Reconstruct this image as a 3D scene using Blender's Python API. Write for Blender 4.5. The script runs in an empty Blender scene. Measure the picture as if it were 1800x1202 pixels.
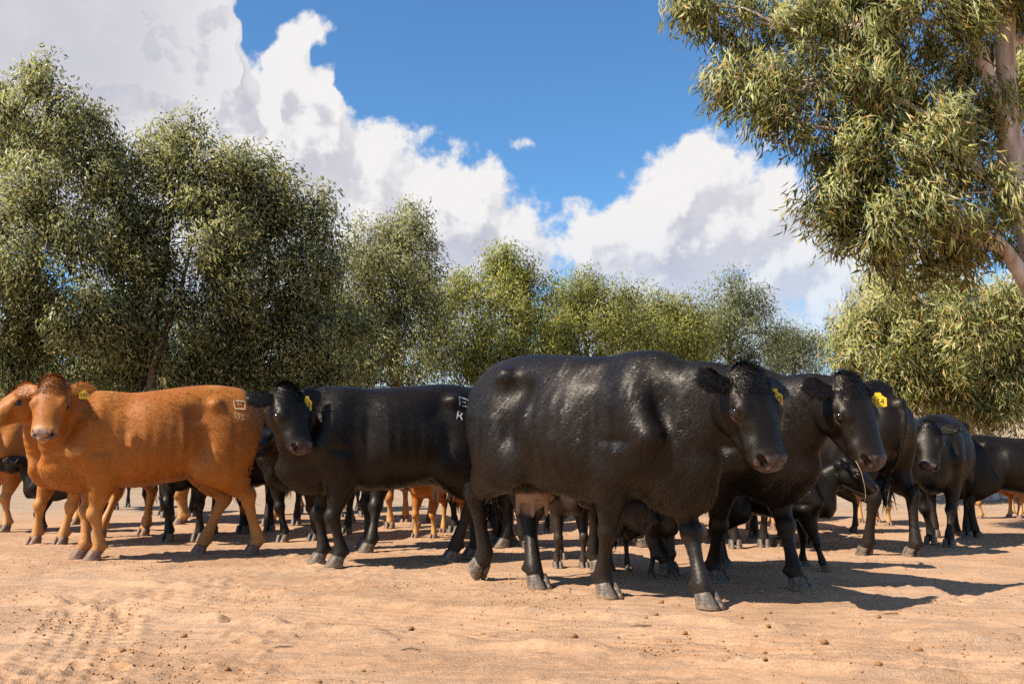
import bpy, math, random
import numpy as np
from mathutils import Vector, Matrix

SC = bpy.context.scene
COL = SC.collection
rng = np.random.default_rng(7)
R = math.radians

# ------------------------------------------------------------------ camera
CAM_H, FOC, HORIZ = 0.80, 35.0, 800.0
cam = bpy.data.cameras.new('camera'); cam.lens = FOC; cam.sensor_width = 36.0
cam.clip_start = 0.05; cam.clip_end = 6000
cam_o = bpy.data.objects.new('camera', cam); COL.objects.link(cam_o)
cam_o.location = (0, 0, CAM_H)
PITCH = math.atan((HORIZ - 601.0) / 1750.0)
cam_o.rotation_euler = (R(90) + PITCH, 0, 0)
SC.camera = cam_o
SC.render.resolution_x, SC.render.resolution_y = 1024, 683

# ------------------------------------------------------------------ light
SUN_EL, SUN_AZ = 47.0, 207.0          # azimuth of the direction TO the sun, counted from +x towards +y
sun_dir = Vector((math.cos(R(SUN_EL)) * math.cos(R(SUN_AZ)), math.cos(R(SUN_EL)) * math.sin(R(SUN_AZ)), math.sin(R(SUN_EL))))
sl = bpy.data.lights.new('sun', 'SUN'); sl.energy = 5.0; sl.angle = R(0.53); sl.color = (1.0, 0.93, 0.82)
so = bpy.data.objects.new('sun', sl); COL.objects.link(so)
so.rotation_euler = sun_dir.to_track_quat('Z', 'Y').to_euler()
SC.view_settings.view_transform = 'Standard'; SC.view_settings.look = 'None'
SC.view_settings.exposure = 0.85; SC.view_settings.gamma = 1.0
SC.cycles.use_denoising = False
try:
    SC.cycles.denoiser = 'OPENIMAGEDENOISE'; SC.cycles.denoising_input_passes = 'RGB_ALBEDO_NORMAL'
except Exception: pass
SC.cycles.max_bounces = 6; SC.cycles.diffuse_bounces = 3; SC.cycles.glossy_bounces = 2
SC.cycles.transmission_bounces = 3; SC.cycles.transparent_max_bounces = 4
SC.cycles.sample_clamp_indirect = 4.0

# ------------------------------------------------------------------ node helper
class NT:
    def __init__(s, nt): s.nt = nt; s.n = nt.nodes; s.l = nt.links
    def new(s, t, **kw):
        n = s.n.new('ShaderNode' + t)
        for k, v in kw.items():
            if k == 'inp':
                for a, b in v.items():
                    if hasattr(b, 'is_output'): s.l.new(b, n.inputs[a])
                    else: n.inputs[a].default_value = b
            else: setattr(n, k, v)
        return n
    def math(s, op, a, b=None, c=None, clamp=False):
        n = s.n.new('ShaderNodeMath'); n.operation = op; n.use_clamp = clamp
        for i, v in enumerate((a, b, c)):
            if v is None: continue
            if hasattr(v, 'is_output'): s.l.new(v, n.inputs[i])
            else: n.inputs[i].default_value = v
        return n.outputs[0]
    def vmath(s, op, a, b=None):
        n = s.n.new('ShaderNodeVectorMath'); n.operation = op
        for i, v in enumerate((a, b)):
            if v is None: continue
            if hasattr(v, 'is_output'): s.l.new(v, n.inputs[i])
            else: n.inputs[i].default_value = v
        if op == 'SCALE': n.inputs['Scale'].default_value = 0.075
        return n.outputs['Value'] if op in ('LENGTH', 'DOT_PRODUCT', 'DISTANCE') else n.outputs[0]
    def noise(s, vec, scale, detail=4, rough=0.55, dist=0.0, w=None, ntype=None):
        n = s.n.new('ShaderNodeTexNoise')
        n.inputs['Scale'].default_value = scale; n.inputs['Detail'].default_value = detail
        n.inputs['Roughness'].default_value = rough; n.inputs['Distortion'].default_value = dist
        if vec is not None: s.l.new(vec, n.inputs['Vector'])
        return n.outputs['Fac']
    def ramp(s, fac, stops, interp='LINEAR'):
        n = s.n.new('ShaderNodeValToRGB'); n.color_ramp.interpolation = interp
        e = n.color_ramp.elements
        while len(e) < len(stops): e.new(0.5)
        for i, (p, c) in enumerate(stops):
            e[i].position = p; e[i].color = (*c, 1) if len(c) == 3 else c
        s.l.new(fac, n.inputs[0]); return n.outputs[0]
    def mix(s, fac, a, b, mode='MIX'):
        n = s.n.new('ShaderNodeMix'); n.data_type = 'RGBA'; n.blend_type = mode
        for i, v in ((0, fac), (6, a), (7, b)):
            if hasattr(v, 'is_output'): s.l.new(v, n.inputs[i])
            else: n.inputs[i].default_value = v if i == 0 else ((*v, 1) if len(v) == 3 else v)
        return n.outputs[2]
    def smooth(s, v, lo, hi):
        n = s.n.new('ShaderNodeMapRange'); n.interpolation_type = 'SMOOTHSTEP'
        s.l.new(v, n.inputs[0]); n.inputs[1].default_value = lo; n.inputs[2].default_value = hi
        return n.outputs[0]

# ------------------------------------------------------------------ world: sky with cumulus
world = bpy.data.worlds.new('World'); SC.world = world; world.use_nodes = True
def px_dir(px, py):
    v = Vector(((px - 900) / 1750.0, 1.0, (601 - py) / 1750.0)); v = Matrix.Rotation(PITCH, 3, 'X') @ v; v.normalize()
    return math.atan2(v.x, v.y), math.asin(v.z)
# skyline of the cumulus bank as bearings (given as picture points and turned into azimuth and elevation)
CLOUD_TOP = [(-700, -60), (-200, -140), (250, -140), (370, -70), (420, 30), (440, 150), (455, 150), (478, 70), (520, 50), (558, 62), (590, 185), (625, 205), (665, 215), (725, 245), (800, 275), (860, 310), (915, 335), (965, 345), (990, 342), (1015, 330), (1065, 318),
             (1120, 300), (1180, 272), (1232, 238), (1290, 268), (1330, 292), (1392, 278), (1435, 310), (1530, 345), (1650, 385), (1900, 420), (2400, 360)]
CLOUD_LIT = (8.3, 8.15, 8.1); CLOUD_DARK = (4.7, 4.75, 5.6); SKY_TINT = (0.80, 1.27, 1.58); SKY_STRENGTH = 0.061
def build_world():
    w = NT(world.node_tree); w.n.clear()
    out = w.new('OutputWorld'); bg = w.new('Background')
    sky = w.new('TexSky', sky_type='NISHITA', sun_disc=False)
    sky.sun_elevation = R(SUN_EL); sky.sun_rotation = R(90 - SUN_AZ)
    sky.altitude = 300; sky.air_density = 1.0; sky.dust_density = 0.3; sky.ozone_density = 2.0
    d = w.vmath('NORMALIZE', w.new('TexCoord').outputs['Generated'])
    x, y, z = w.new('SeparateXYZ', inp={0: d}).outputs
    az = w.math('ARCTAN2', x, y); el = w.math('ARCSINE', z)
    q = w.new('CombineXYZ', inp={0: az, 1: el, 2: 0.0}).outputs[0]
    pts = sorted(((a / 1.6 + 0.5), e / 0.8) for a, e in (px_dir(*p) for p in CLOUD_TOP)); pts = [(min(max(a, 0.), 1.), e) for a, e in pts]
    def top_at(azn):
        n = w.new('FloatCurve'); c = n.mapping.curves[0]
        while len(c.points) < len(pts): c.points.new(0.5, 0.5)
        for p, (a, e) in zip(c.points, pts): p.location = (a, e); p.handle_type = 'AUTO'
        n.mapping.update(); w.l.new(w.math('MULTIPLY_ADD', azn, 1 / 1.6, 0.5, clamp=True), n.inputs['Value'])
        return w.math('MULTIPLY', n.outputs[0], 0.8)
    def n2d(v, sc, det, ro):
        return w.new('TexNoise', noise_dimensions='2D', inp={'Vector': v, 'Scale': sc, 'Detail': det, 'Roughness': ro}).outputs['Fac']
    rest = w.smooth(w.noise(d, 2.3, 2, 0.5), 0.47, 0.70)      # broken cumulus round the rest of the sky
    front = w.smooth(y, 0.40, 0.66)
    def dens(v, det):
        s = w.new('SeparateXYZ', inp={0: v}); wp = w.math('MULTIPLY', w.math('SUBTRACT', n2d(v, 20.0, 2, 0.5), 0.5), 0.06); a, e = w.math('ADD', s.outputs[0], wp), s.outputs[1]
        b = w.math('MULTIPLY', w.math('SUBTRACT', top_at(a), e), 1 / 0.042)
        b = w.math('MINIMUM', w.math('MAXIMUM', b, -1.3), 1.0)
        b = w.math('MULTIPLY_ADD', b, 0.36, 0.55)
        b = w.math('SUBTRACT', b, w.math('MULTIPLY', w.math('SUBTRACT', 1.0, w.smooth(e, 0.13, 0.30)), 0.30))
        b = w.math('ADD', w.math('MULTIPLY', b, front), w.math('MULTIPLY', rest, w.math('SUBTRACT', 1.0, front)))
        # a loose wisp between the two heads
        u = w.vmath('MULTIPLY', w.vmath('SUBTRACT', v, WISP), (1 / 0.036, 1 / 0.020, 0)); g = w.math('POWER', 0.3679, w.vmath('DOT_PRODUCT', u, u))
        b = w.math('MAXIMUM', b, w.math('MULTIPLY', g, 0.64))
        nz = w.math('ADD', w.math('MULTIPLY', w.math('SUBTRACT', n2d(v, 5.0, 1, 0.5), 0.5), 0.45), w.math('MULTIPLY', w.math('SUBTRACT', n2d(v, 15.0, det, 0.60), 0.5), 0.85))
        return w.math('ADD', b, nz)
    d0 = dens(q, 7)
    # the same field a little further towards the sun tells how much cloud lies in between
    d1 = dens(w.vmath('ADD', q, (-0.014, 0.022, 0.0)), 4)
    alpha = w.smooth(d0, 0.44, 0.60)
    shade = w.smooth(w.math('SUBTRACT', d0, d1), -0.12, 0.10)
    thick = w.smooth(d0, 0.55, 1.05)
    low = w.math('SUBTRACT', 1.0, w.smooth(el, 0.16, 0.33))
    s2 = w.math('MULTIPLY', w.math('SUBTRACT', 1.0, shade), w.math('ADD', w.math('MULTIPLY_ADD', thick, 0.55, 0.35), w.math('MULTIPLY', low, 0.25)), clamp=True)
    leftgrey = w.math('MULTIPLY', w.math('SUBTRACT', 1.0, w.smooth(az, -0.42, -0.20)), w.smooth(el, 0.20, 0.36))   # the deep near cloud on that side, seen from below
    s2 = w.math('MAXIMUM', s2, w.math('MULTIPLY', leftgrey, w.math('MULTIPLY_ADD', thick, 0.35, 0.40)))
    ccol = w.mix(s2, CLOUD_LIT, CLOUD_DARK)
    skyc = w.mix(1.0, sky.outputs[0], SKY_TINT, 'MULTIPLY')
    ccol = w.mix(w.math('MULTIPLY', w.math('SUBTRACT', 1.0, w.smooth(el, 0.0, 0.26)), 0.55), ccol, skyc)
    col = w.mix(w.math('MULTIPLY', alpha, w.smooth(el, -0.02, 0.05)), skyc, ccol)
    w.l.new(col, bg.inputs[0]); bg.inputs[1].default_value = SKY_STRENGTH
    w.l.new(bg.outputs[0], out.inputs[0])
    try: world.cycles.sampling_method = 'MANUAL'; world.cycles.sample_map_resolution = 512
    except Exception: pass
WISP = (*px_dir(928, 250), 0.0)
build_world()

# ------------------------------------------------------------------ mesh helpers
def mesh_obj(name, verts, faces, mat=None, parent=None, smooth=True):
    me = bpy.data.meshes.new(name)
    verts = np.asarray(verts, dtype=np.float32)
    if isinstance(faces, np.ndarray):
        nf, k = faces.shape
        me.vertices.add(len(verts)); me.vertices.foreach_set('co', verts.ravel())
        me.loops.add(nf * k); me.loops.foreach_set('vertex_index', faces.astype(np.int32).ravel())
        me.polygons.add(nf); me.polygons.foreach_set('loop_start', np.arange(0, nf * k, k, dtype=np.int32))
        try: me.polygons.foreach_set('loop_total', np.full(nf, k, dtype=np.int32))
        except Exception: pass
        me.update(calc_edges=True)
    else:
        me.from_pydata([tuple(v) for v in verts], [], faces); me.update()
    if smooth: me.polygons.foreach_set('use_smooth', np.ones(len(me.polygons), dtype=bool))
    ob = bpy.data.objects.new(name, me); COL.objects.link(ob)
    if mat: me.materials.append(mat)
    if parent: ob.parent = parent
    return ob
def tag(o, label=None, cat=None, group=None, kind=None):
    if label: o['label'] = label
    if cat: o['category'] = cat
    if group: o['group'] = group
    if kind: o['kind'] = kind
    return o
def empty(name, loc=(0, 0, 0), rz=0):
    o = bpy.data.objects.new(name, None); COL.objects.link(o); o.location = loc; o.rotation_euler = (0, 0, rz)
    o.empty_display_size = 0.1
    return o
def new_mat(name):
    m = bpy.data.materials.new(name); m.use_nodes = True; t = NT(m.node_tree); t.n.clear()
    out = t.new('OutputMaterial'); b = t.new('BsdfPrincipled'); t.l.new(b.outputs[0], out.inputs[0])
    return m, t, b, out
def plain_mat(name, col, rough=0.6, spec=0.5, bump=0, bscale=60):
    m, t, b, out = new_mat(name)
    tc = t.new('TexCoord'); n = t.noise(tc.outputs['Object'], bscale, 4)
    c = t.mix(n, tuple(v * 0.75 for v in col), tuple(min(1, v * 1.25) for v in col))
    t.l.new(c, b.inputs['Base Color']); b.inputs['Roughness'].default_value = rough
    b.inputs['Specular IOR Level'].default_value = spec
    if bump:
        bp = t.new('Bump', inp={'Strength': 0.6, 'Distance': bump, 'Height': n}); t.l.new(bp.outputs[0], b.inputs['Normal'])
    return m
def tube_mesh(pts, rad, nseg=8, cap=True):
    """A tapered tube along a polyline: (verts, quads)."""
    pts = np.asarray(pts, float); n = len(pts); V = []; Q = []
    tan = np.gradient(pts, axis=0); tan /= np.linalg.norm(tan, axis=1)[:, None] + 1e-9
    ref = np.array([0.31, 0.17, 0.93]) if abs(tan[0][2]) < 0.8 else np.array([1.0, 0.2, 0.1])
    ang = np.linspace(0, 2 * math.pi, nseg, endpoint=False)
    for i in range(n):
        a = np.cross(tan[i], ref); a /= np.linalg.norm(a) + 1e-9; b = np.cross(tan[i], a)
        V.append(pts[i] + rad[i] * (np.cos(ang)[:, None] * a + np.sin(ang)[:, None] * b))
    V = np.concatenate(V)
    for i in range(n - 1):
        for j in range(nseg):
            Q.append((i * nseg + j, i * nseg + (j + 1) % nseg, (i + 1) * nseg + (j + 1) % nseg, (i + 1) * nseg + j))
    return V, np.array(Q, dtype=np.int32)
def join_parts(parts):
    V = []; Q = []; o = 0
    for v, q in parts:
        V.append(v); Q.append(q + o); o += len(v)
    return np.concatenate(V), np.concatenate(Q)

def crom(P, n):
    """Catmull-Rom resample rows of P to n rows."""
    P = np.asarray(P, float); m = len(P)
    u = np.linspace(0, m - 1, n); i = np.clip(u.astype(int), 0, m - 2); f = (u - i)[:, None]
    g = lambda k: P[np.clip(k, 0, m - 1)]
    a, b, c, d = g(i - 1), g(i), g(i + 1), g(i + 2)
    return 0.5 * ((2 * b) + (c - a) * f + (2 * a - 5 * b + 4 * c - d) * f * f + (3 * b - a - 3 * c + d) * f ** 3)
# ------------------------------------------------------------------ terrain height
def vnoise(x, y, seed=0):
    """Smooth value noise on arrays."""
    xi = np.floor(x).astype(np.int64); yi = np.floor(y).astype(np.int64); fx = x - xi; fy = y - yi
    fx = fx * fx * (3 - 2 * fx); fy = fy * fy * (3 - 2 * fy)
    def h(a, b):
        n = (a * 374761393 + b * 668265263 + seed * 982451653) & 0xFFFFFFFF
        n = ((n ^ (n >> 13)) * 1274126177) & 0xFFFFFFFF
        return ((n ^ (n >> 16)) & 0xFFFF) / 65535.0
    return (h(xi, yi) * (1 - fx) + h(xi + 1, yi) * fx) * (1 - fy) + (h(xi, yi + 1) * (1 - fx) + h(xi + 1, yi + 1) * fx) * fy
def terrain(x, y):
    x = np.asarray(x, float); y = np.asarray(y, float)
    d = np.hypot(x, np.maximum(y, 0) * 1.0)
    right = 1 / (1 + np.exp(-(x - 5.5) / 1.6))
    start = 17.5 - 4.5 * right
    t = np.maximum(np.where(y > 0, d, 0) - start, 0)
    rise = 0.10 * t * t / (t + 4.0)
    rise = np.where(t > 60, 0.10 * 60 * 60 / 64 + (t - 60) * 0.02, rise)
    return rise
# ================================================================== ground
def ground_mat():
    m, t, b, out = new_mat('sandy_dirt')
    tc = t.new('NewGeometry'); p = tc.outputs['Position']
    big = t.noise(p, .55, 4, .55); mid = t.noise(p, 4.5, 5, .6); fine = t.noise(p, 85, 6, .72); grit = t.noise(p, 190, 3, .65)
    st = t.new('Mapping', inp={'Vector': p, 'Scale': (1.2, 5.0, 1.0), 'Rotation': (0, 0, R(24))}); streak = t.noise(st.outputs[0], 2.2, 5, .6)
    c = t.ramp(t.math('ADD', t.math('MULTIPLY', big, .45), t.math('MULTIPLY', streak, .55)), [(.34, (.345, .188, .100)), (.50, (.430, .260, .152)), (.66, (.490, .322, .210))])
    c = t.mix(t.math('MULTIPLY', t.smooth(mid, .55, .75), .45), c, (.38, .180, .072))
    c = t.mix(1.0, c, t.ramp(fine, [(.30, (.66, .62, .58)), (.50, (1.0, 1.0, 1.0)), (.72, (1.18, 1.18, 1.18))]), 'MULTIPLY')
    c = t.mix(t.math('MULTIPLY', t.smooth(grit, .57, .68), .55), c, (.20, .085, .034))
    c = t.mix(t.math('MULTIPLY', t.smooth(t.noise(p, 22, 6, .72), .55, .68), .50), c, (.28, .142, .068))
    # farther off: bark litter and dry pale grass under the trees
    sp = t.new('SeparateXYZ', inp={0: p}); yy = sp.outputs[1]
    far = t.smooth(t.math('ADD', yy, t.math('MULTIPLY', big, 3.0)), 13.5, 17.5)
    c2 = t.mix(t.noise(p, 1.6, 6, .65), (.26, .175, .115), (.40, .30, .21))
    c = t.mix(far, c, c2)
    t.l.new(c, b.inputs['Base Color']); b.inputs['Roughness'].default_value = .93; b.inputs['Specular IOR Level'].default_value = .15
    loose = t.math('MULTIPLY_ADD', t.smooth(t.math('ADD', t.math('MULTIPLY', streak, .6), t.math('MULTIPLY', t.noise(p, 1.7, 3, .6), .4)), .44, .58), .85, .15)      # trodden smooth here, loose there
    hgt = t.math('ADD', t.math('MULTIPLY', t.math('ADD', t.math('MULTIPLY', fine, .55), t.math('MULTIPLY', grit, .22)), loose), t.math('MULTIPLY', mid, .8))
    bp = t.new('Bump', inp={'Strength': 1.0, 'Distance': .024, 'Height': hgt}); t.l.new(bp.outputs[0], b.inputs['Normal'])
    return m
def micro(X, Y):
    """Small relief of the trodden dirt: scuffs, ruts, a tyre's tread print."""
    g = lambda v, s: np.exp(-(v / s) ** 2)
    z = .016 * (vnoise(X * 1.7, Y * 1.7, 1) - .5) + .010 * (vnoise(X * 5, Y * 5, 2) - .5) + .007 * (vnoise(X * 13, Y * 13, 3) - .5)
    sc = np.clip(vnoise(X * 2.1 + 7, Y * 2.6, 6) - .48, 0, 1) * 2
    z += sc * (.022 * (vnoise(X * 24, Y * 24, 4) - .5) + .012 * (vnoise(X * 46, Y * 46, 5) - .5))
    # crumbly crust
    z += .008 * np.abs(vnoise(X * 17, Y * 17, 41) - .5) + .006 * np.abs(vnoise(X * 33, Y * 33, 42) - .5)
    cl = np.clip(vnoise(X * 21, Y * 12, 43) - .66, 0, 1) * 3; z += .014 * cl * np.clip(vnoise(X * 1.3 + 3, Y * 1.3, 44) * 2 - .6, 0, 1)
    # scraped sweep: fine parallel grooves curving across the yard
    c = Y + .42 * X - .028 * X * X - 4.75
    z += g(c, .40) * (.0060 * np.sin(c * 62 + 2 * vnoise(X * 2, Y * 2, 11)) - .006) * (X > -2.6)
    z += g(np.abs(c) - .46, .07) * .026 * (.2 + 1.6 * vnoise(X * 9, Y * 9, 13)) * (vnoise(X * 2.6, Y * 2.6, 14) > .35) * (X > -2.6)
    # tyre print with lugs
    u = X + 1.72 + .30 * (Y - 4) + .03 * (Y - 4) ** 2
    fade = np.clip((6.4 - Y) / 1.0, 0, 1) * np.clip(vnoise(X * 3, Y * 3, 71) * 2.2 - .35, 0, 1)
    for k, (uc, ph) in enumerate(((-.20, .0), (-.12, .05), (-.04, .0), (.04, .05), (.12, .0), (.20, .05))):
        cut = np.clip(np.sin((Y + ph + .2 * (u - uc)) * 2 * math.pi / .095) * 3 - .2, 0, 1) * np.clip((.030 - np.abs(u - uc)) / .010, 0, 1)
        z -= .034 * cut * fade
    z += g(np.abs(u) - .22, .05) * .022 * vnoise(X * 9, Y * 9, 21) * np.clip((6.4 - Y) / 1.0, 0, 1)
    for (hx, hy, hr) in HOOFPRINTS:
        d2 = ((X - hx) ** 2 + (Y - hy) ** 2) / hr ** 2
        z += -.014 * np.exp(-d2 * 1.4) + .011 * np.exp(-(np.sqrt(d2) - 1.35) ** 2 * 9)
    return z * np.clip((16 - Y) / 5, 0, 1)
hr_ = np.random.default_rng(5)
HOOFPRINTS = [(x, y, r) for x, y, r in zip(hr_.uniform(-3.5, 4, 70), hr_.uniform(3.8, 9, 70), hr_.uniform(.04, .065, 70))]
def build_ground():
    gx = np.concatenate([np.concatenate([np.arange(-4.4, -2.5, .034), np.arange(-2.5, -.9, .014), np.arange(-.9, 4.4, .034)])]); k = 4.4; a = []; st = .03
    while k < 900: a.append(k); k += st; st *= 1.16
    X = np.concatenate([-np.array(a)[::-1], gx[1:], a])
    Yd = np.concatenate([np.arange(3.3, 5.6, .018), np.arange(5.6, 8.6, .03)]); k = 8.6; a = []; st = .03
    while k < 1800: a.append(k); k += st; st *= 1.07
    k = 3.3; b = []; st = .05
    while k > -400: k -= st; st *= 1.3; b.append(k)
    Y = np.concatenate([np.array(b)[::-1], Yd, a])
    XX, YY = np.meshgrid(X, Y, indexing='ij')
    Zz = terrain(XX, YY) + micro(XX, YY) * ((YY > 1) & (np.abs(XX) < 12))
    nx, ny = XX.shape; i = np.arange(nx * ny).reshape(nx, ny)
    Q = np.stack([i[:-1, :-1], i[1:, :-1], i[1:, 1:], i[:-1, 1:]], -1).reshape(-1, 4)
    V = np.stack([XX, YY, Zz], -1).reshape(-1, 3)
    g = mesh_obj('ground', V, Q, ground_mat()); tag(g, kind='structure')
    return g
build_ground()
# ================================================================== trees
def leaf_mat(name, dark, light, tip, trans=.42, tipamt=.12):
    m, t, b, out = new_mat(name); t.n.remove(b)
    g = t.new('NewGeometry'); ri = g.outputs['Random Per Island']; n = t.noise(g.outputs['Position'], .9, 3, .6)
    f = t.math('ADD', t.math('MULTIPLY', ri, .6), t.math('MULTIPLY', n, .55))
    c = t.ramp(f, [(.25, dark), (.85, light)])
    c = t.mix(t.math('MULTIPLY', t.smooth(t.math('FRACT', t.math('MULTIPLY', ri, 17.31)), 1 - tipamt, 1 - tipamt * .5), .8), c, tip)
    d = t.new('BsdfPrincipled', inp={'Base Color': c, 'Roughness': .45, 'Specular IOR Level': .35})
    tr = t.new('BsdfTranslucent', inp={'Color': t.mix(1.0, c, (1.5, 1.55, .8), 'MULTIPLY')})
    mx = t.new('MixShader', inp={0: trans, 1: d.outputs[0], 2: tr.outputs[0]})
    t.l.new(mx.outputs[0], out.inputs[0])
    return m
def bark_mat(name, a, b_, c_):
    m, t, b, out = new_mat(name)
    tc = t.new('TexCoord'); mp = t.new('Mapping', inp={'Vector': tc.outputs['Object'], 'Scale': (1, 1, .25)})
    n = t.noise(mp.outputs[0], 6, 5, .6); n2 = t.noise(mp.outputs[0], 30, 4, .6)
    c = t.ramp(n, [(.35, a), (.5, b_), (.68, c_)]); t.l.new(c, b.inputs['Base Color']); b.inputs['Roughness'].default_value = .85
    b.inputs['Specular IOR Level'].default_value = .2
    bp = t.new('Bump', inp={'Strength': .8, 'Distance': .02, 'Height': n2}); t.l.new(bp.outputs[0], b.inputs['Normal'])
    return m
BARK_D = bark_mat('dark_bark', (.07, .05, .038), (.13, .09, .065), (.22, .16, .12))
BARK_L = bark_mat('pale_gum_bark', (.30, .20, .14), (.52, .42, .34), (.68, .61, .54))
LEAF_OLIVE = leaf_mat('olive_gum_leaf', (.170, .178, .088), (.460, .440, .245), (.46, .32, .15))
LEAF_GREEN = leaf_mat('green_gum_leaf', (.160, .175, .048), (.450, .425, .135), (.50, .39, .10))
LEAF_GREY = leaf_mat('grey_gum_leaf', (.140, .155, .088), (.32, .33, .19), (.36, .29, .15))
LEAF_NEAR = leaf_mat('long_gum_leaf', (.190, .208, .082), (.560, .530, .250), (.54, .30, .12), .42, .16)

def make_tree(o):
    rg = np.random.default_rng(o['seed']); bx, by = o['base']; bz = float(terrain(bx, by))
    root = empty(o.get('name', 'gum_tree'), (bx, by, bz - .05)); tag(root, o['label'], 'tree', o.get('group'))
    lobes = [np.array(l, float) - np.array([bx, by, bz - .05, 0, 0, 0]) for l in o['lobes']]   # x y z rx ry rz
    wood = []; top = max(lobes, key=lambda l: l[2])
    lean = o.get('lean', (0, 0)); th = top[2]
    stems = o.get('stems', 1); spines = []
    for pts_, r_ in o.get('spines', []):
        p = crom(np.array(pts_, float) - np.array([bx, by, bz - .05]), 16); r = np.linspace(r_[0], r_[1], 16); spines.append((p, r)); wood.append(('trunk', tube_mesh(p, r, 10)))
    for k in range(0 if 'spines' in o else stems):
        off = np.array([rg.normal(0, .35), rg.normal(0, .25), 0]) if k else np.zeros(3)
        tgt = lobes[0 if k == 0 else rg.integers(len(lobes))]
        zt = tgt[2] if k else th
        p = [np.array([0, 0, 0]) + off * .3]
        n = 7
        for i in range(1, n):
            f = i / (n - 1); q = np.array([(tgt[0] if k else top[0]) * f ** 1.4, (tgt[1] if k else top[1]) * f ** 1.4, zt * f]) + off * (1 - f) + rg.normal(0, .10 * zt / 10, 3) * (f < .95)
            if k == 0: q[:2] += np.array(lean) * math.sin(f * math.pi)
            p.append(q)
        p = crom(np.array(p), 16); r = o.get('r', .16) * (1 if k == 0 else .7) * (1 - np.linspace(0, .93, 16) ** 1.1) + .008
        spines.append((p, r)); wood.append(('trunk', tube_mesh(p, r, 9)))
    pos = []; outd = []
    limbs = []
    for l in lobes:
        c, rr = l[:3], l[3:]
        # limb from the nearest point of a stem lower than the lobe
        best = None
        for p, r in spines:
            cand = [i for i in range(len(p)) if p[i][2] < c[2] - .15 * rr[2]] or [1]
            i = min(cand, key=lambda i: np.linalg.norm(p[i] - c) + .25 * abs(c[2] - p[i][2]))
            d = np.linalg.norm(p[i] - c)
            if best is None or d < best[0]: best = (d, p[i], r[i])
        s0, r0 = best[1], min(best[2] * .6, .02 + .022 * best[0])
        mid = (s0 + c) / 2 + np.array([0, 0, .10 * best[0]]) + rg.normal(0, .05 * best[0], 3)
        lp = crom(np.array([s0, mid, c]), 8); limbs.append(tube_mesh(lp, np.linspace(r0, .012, 8), 6))
        vol = float(np.prod(rr)) ** (1 / 3)
        nc = max(6, int(o['clumps'] * (vol ** 2) / o['_v2']))
        dirs = rg.normal(size=(nc, 3)); dirs /= np.linalg.norm(dirs, axis=1)[:, None]
        rad = rg.uniform(.30, 1.10, nc) ** .5
        cp = c + dirs * rad[:, None] * rr * (1 + .22 * (vnoise(dirs[:, 0] * 2.3 + l[0], dirs[:, 2] * 2.3 + dirs[:, 1] * 2 + l[2], o['seed']) - .5)[:, None] * 2)
        cp[:, 2] = np.maximum(cp[:, 2], .25)
        for j in range(nc):
            if rg.random() < o.get('twigs', .5):
                a = lp[rg.integers(3, 8)]; m2 = (a + cp[j]) / 2 + rg.normal(0, .08, 3) + np.array([0, 0, .06])
                limbs.append(tube_mesh(crom(np.array([a, m2, cp[j]]), 5), np.linspace(.013, .003, 5) * o.get('tw', 1), 3))
        pos.append(cp); outd.append(dirs * np.array([1, 1, .3]))
    pos = np.concatenate(pos); outd = np.concatenate(outd)
    v, q = join_parts([w[1] for w in wood]); mesh_obj('trunk', v, q, o.get('bark', BARK_D), root)
    v, q = join_parts(limbs); lb = mesh_obj('branches', v, q, o.get('bark', BARK_D), root); lb['kind'] = 'stuff'
    # leaves
    cs = o.get('clump_r', .34); csz = rg.uniform(.55, 1.5, len(pos)); n = o['leaves']; w8 = csz ** 2 * rg.uniform(.5, 1.3, len(pos)); ci = rg.choice(len(pos), n, p=w8 / w8.sum())
    P = pos[ci] + np.clip(rg.normal(0, 1, (n, 3)), -1.9, 1.9) * np.array([cs, cs, cs * o.get('tall', 1.1)]) * csz[ci][:, None]
    P[:, 2] = np.maximum(P[:, 2], .12)
    droop = o.get('droop', .9)
    d = rg.normal(0, o.get('mess', .48), (n, 3)) + outd[ci] * .30 + np.repeat(rg.normal(0, .35, (len(pos), 3)), 1, 0)[ci]; d[:, 2] -= droop; d /= np.linalg.norm(d, axis=1)[:, None]
    sd = np.cross(d, rg.normal(size=(n, 3))); sd /= np.linalg.norm(sd, axis=1)[:, None]; nm = np.cross(d, sd)
    L = o['leaf'][0] * rg.uniform(.6, 1.3, n)[:, None]; W = o['leaf'][1] * rg.uniform(.7, 1.25, n)[:, None]
    bend = nm * L * rg.uniform(.02, .16, n)[:, None]
    V = np.stack([P, P + d * L * .42 + sd * W * .5 + bend, P + d * L - bend * .6, P + d * L * .42 - sd * W * .5 + bend], 1).reshape(-1, 3)
    i = np.arange(n)[:, None] * 4
    T = np.concatenate([i + [0, 1, 2], i + [0, 2, 3]], 0)
    cr = mesh_obj('crown', V, T, o['leafmat'], root, smooth=True); cr['kind'] = 'stuff'
    # leaves of a spray face outwards from it, so each leaf's shading leans that way
    off = P - pos[ci]; off /= np.linalg.norm(off, axis=1)[:, None] + 1e-6; sgn = np.sign(np.sum(nm * off, 1))[:, None]; sgn[sgn == 0] = 1
    NN = np.repeat(nm * sgn * .40 + off * .80 + outd[ci] * .35 + np.array([0, 0, .15]), 4, 0); NN /= np.linalg.norm(NN, axis=1)[:, None]
    a4 = cr.data.attributes.new('custom_normal', 'FLOAT_VECTOR', 'POINT'); a4.data.foreach_set('vector', NN.astype(np.float32).ravel())
    return root
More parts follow.
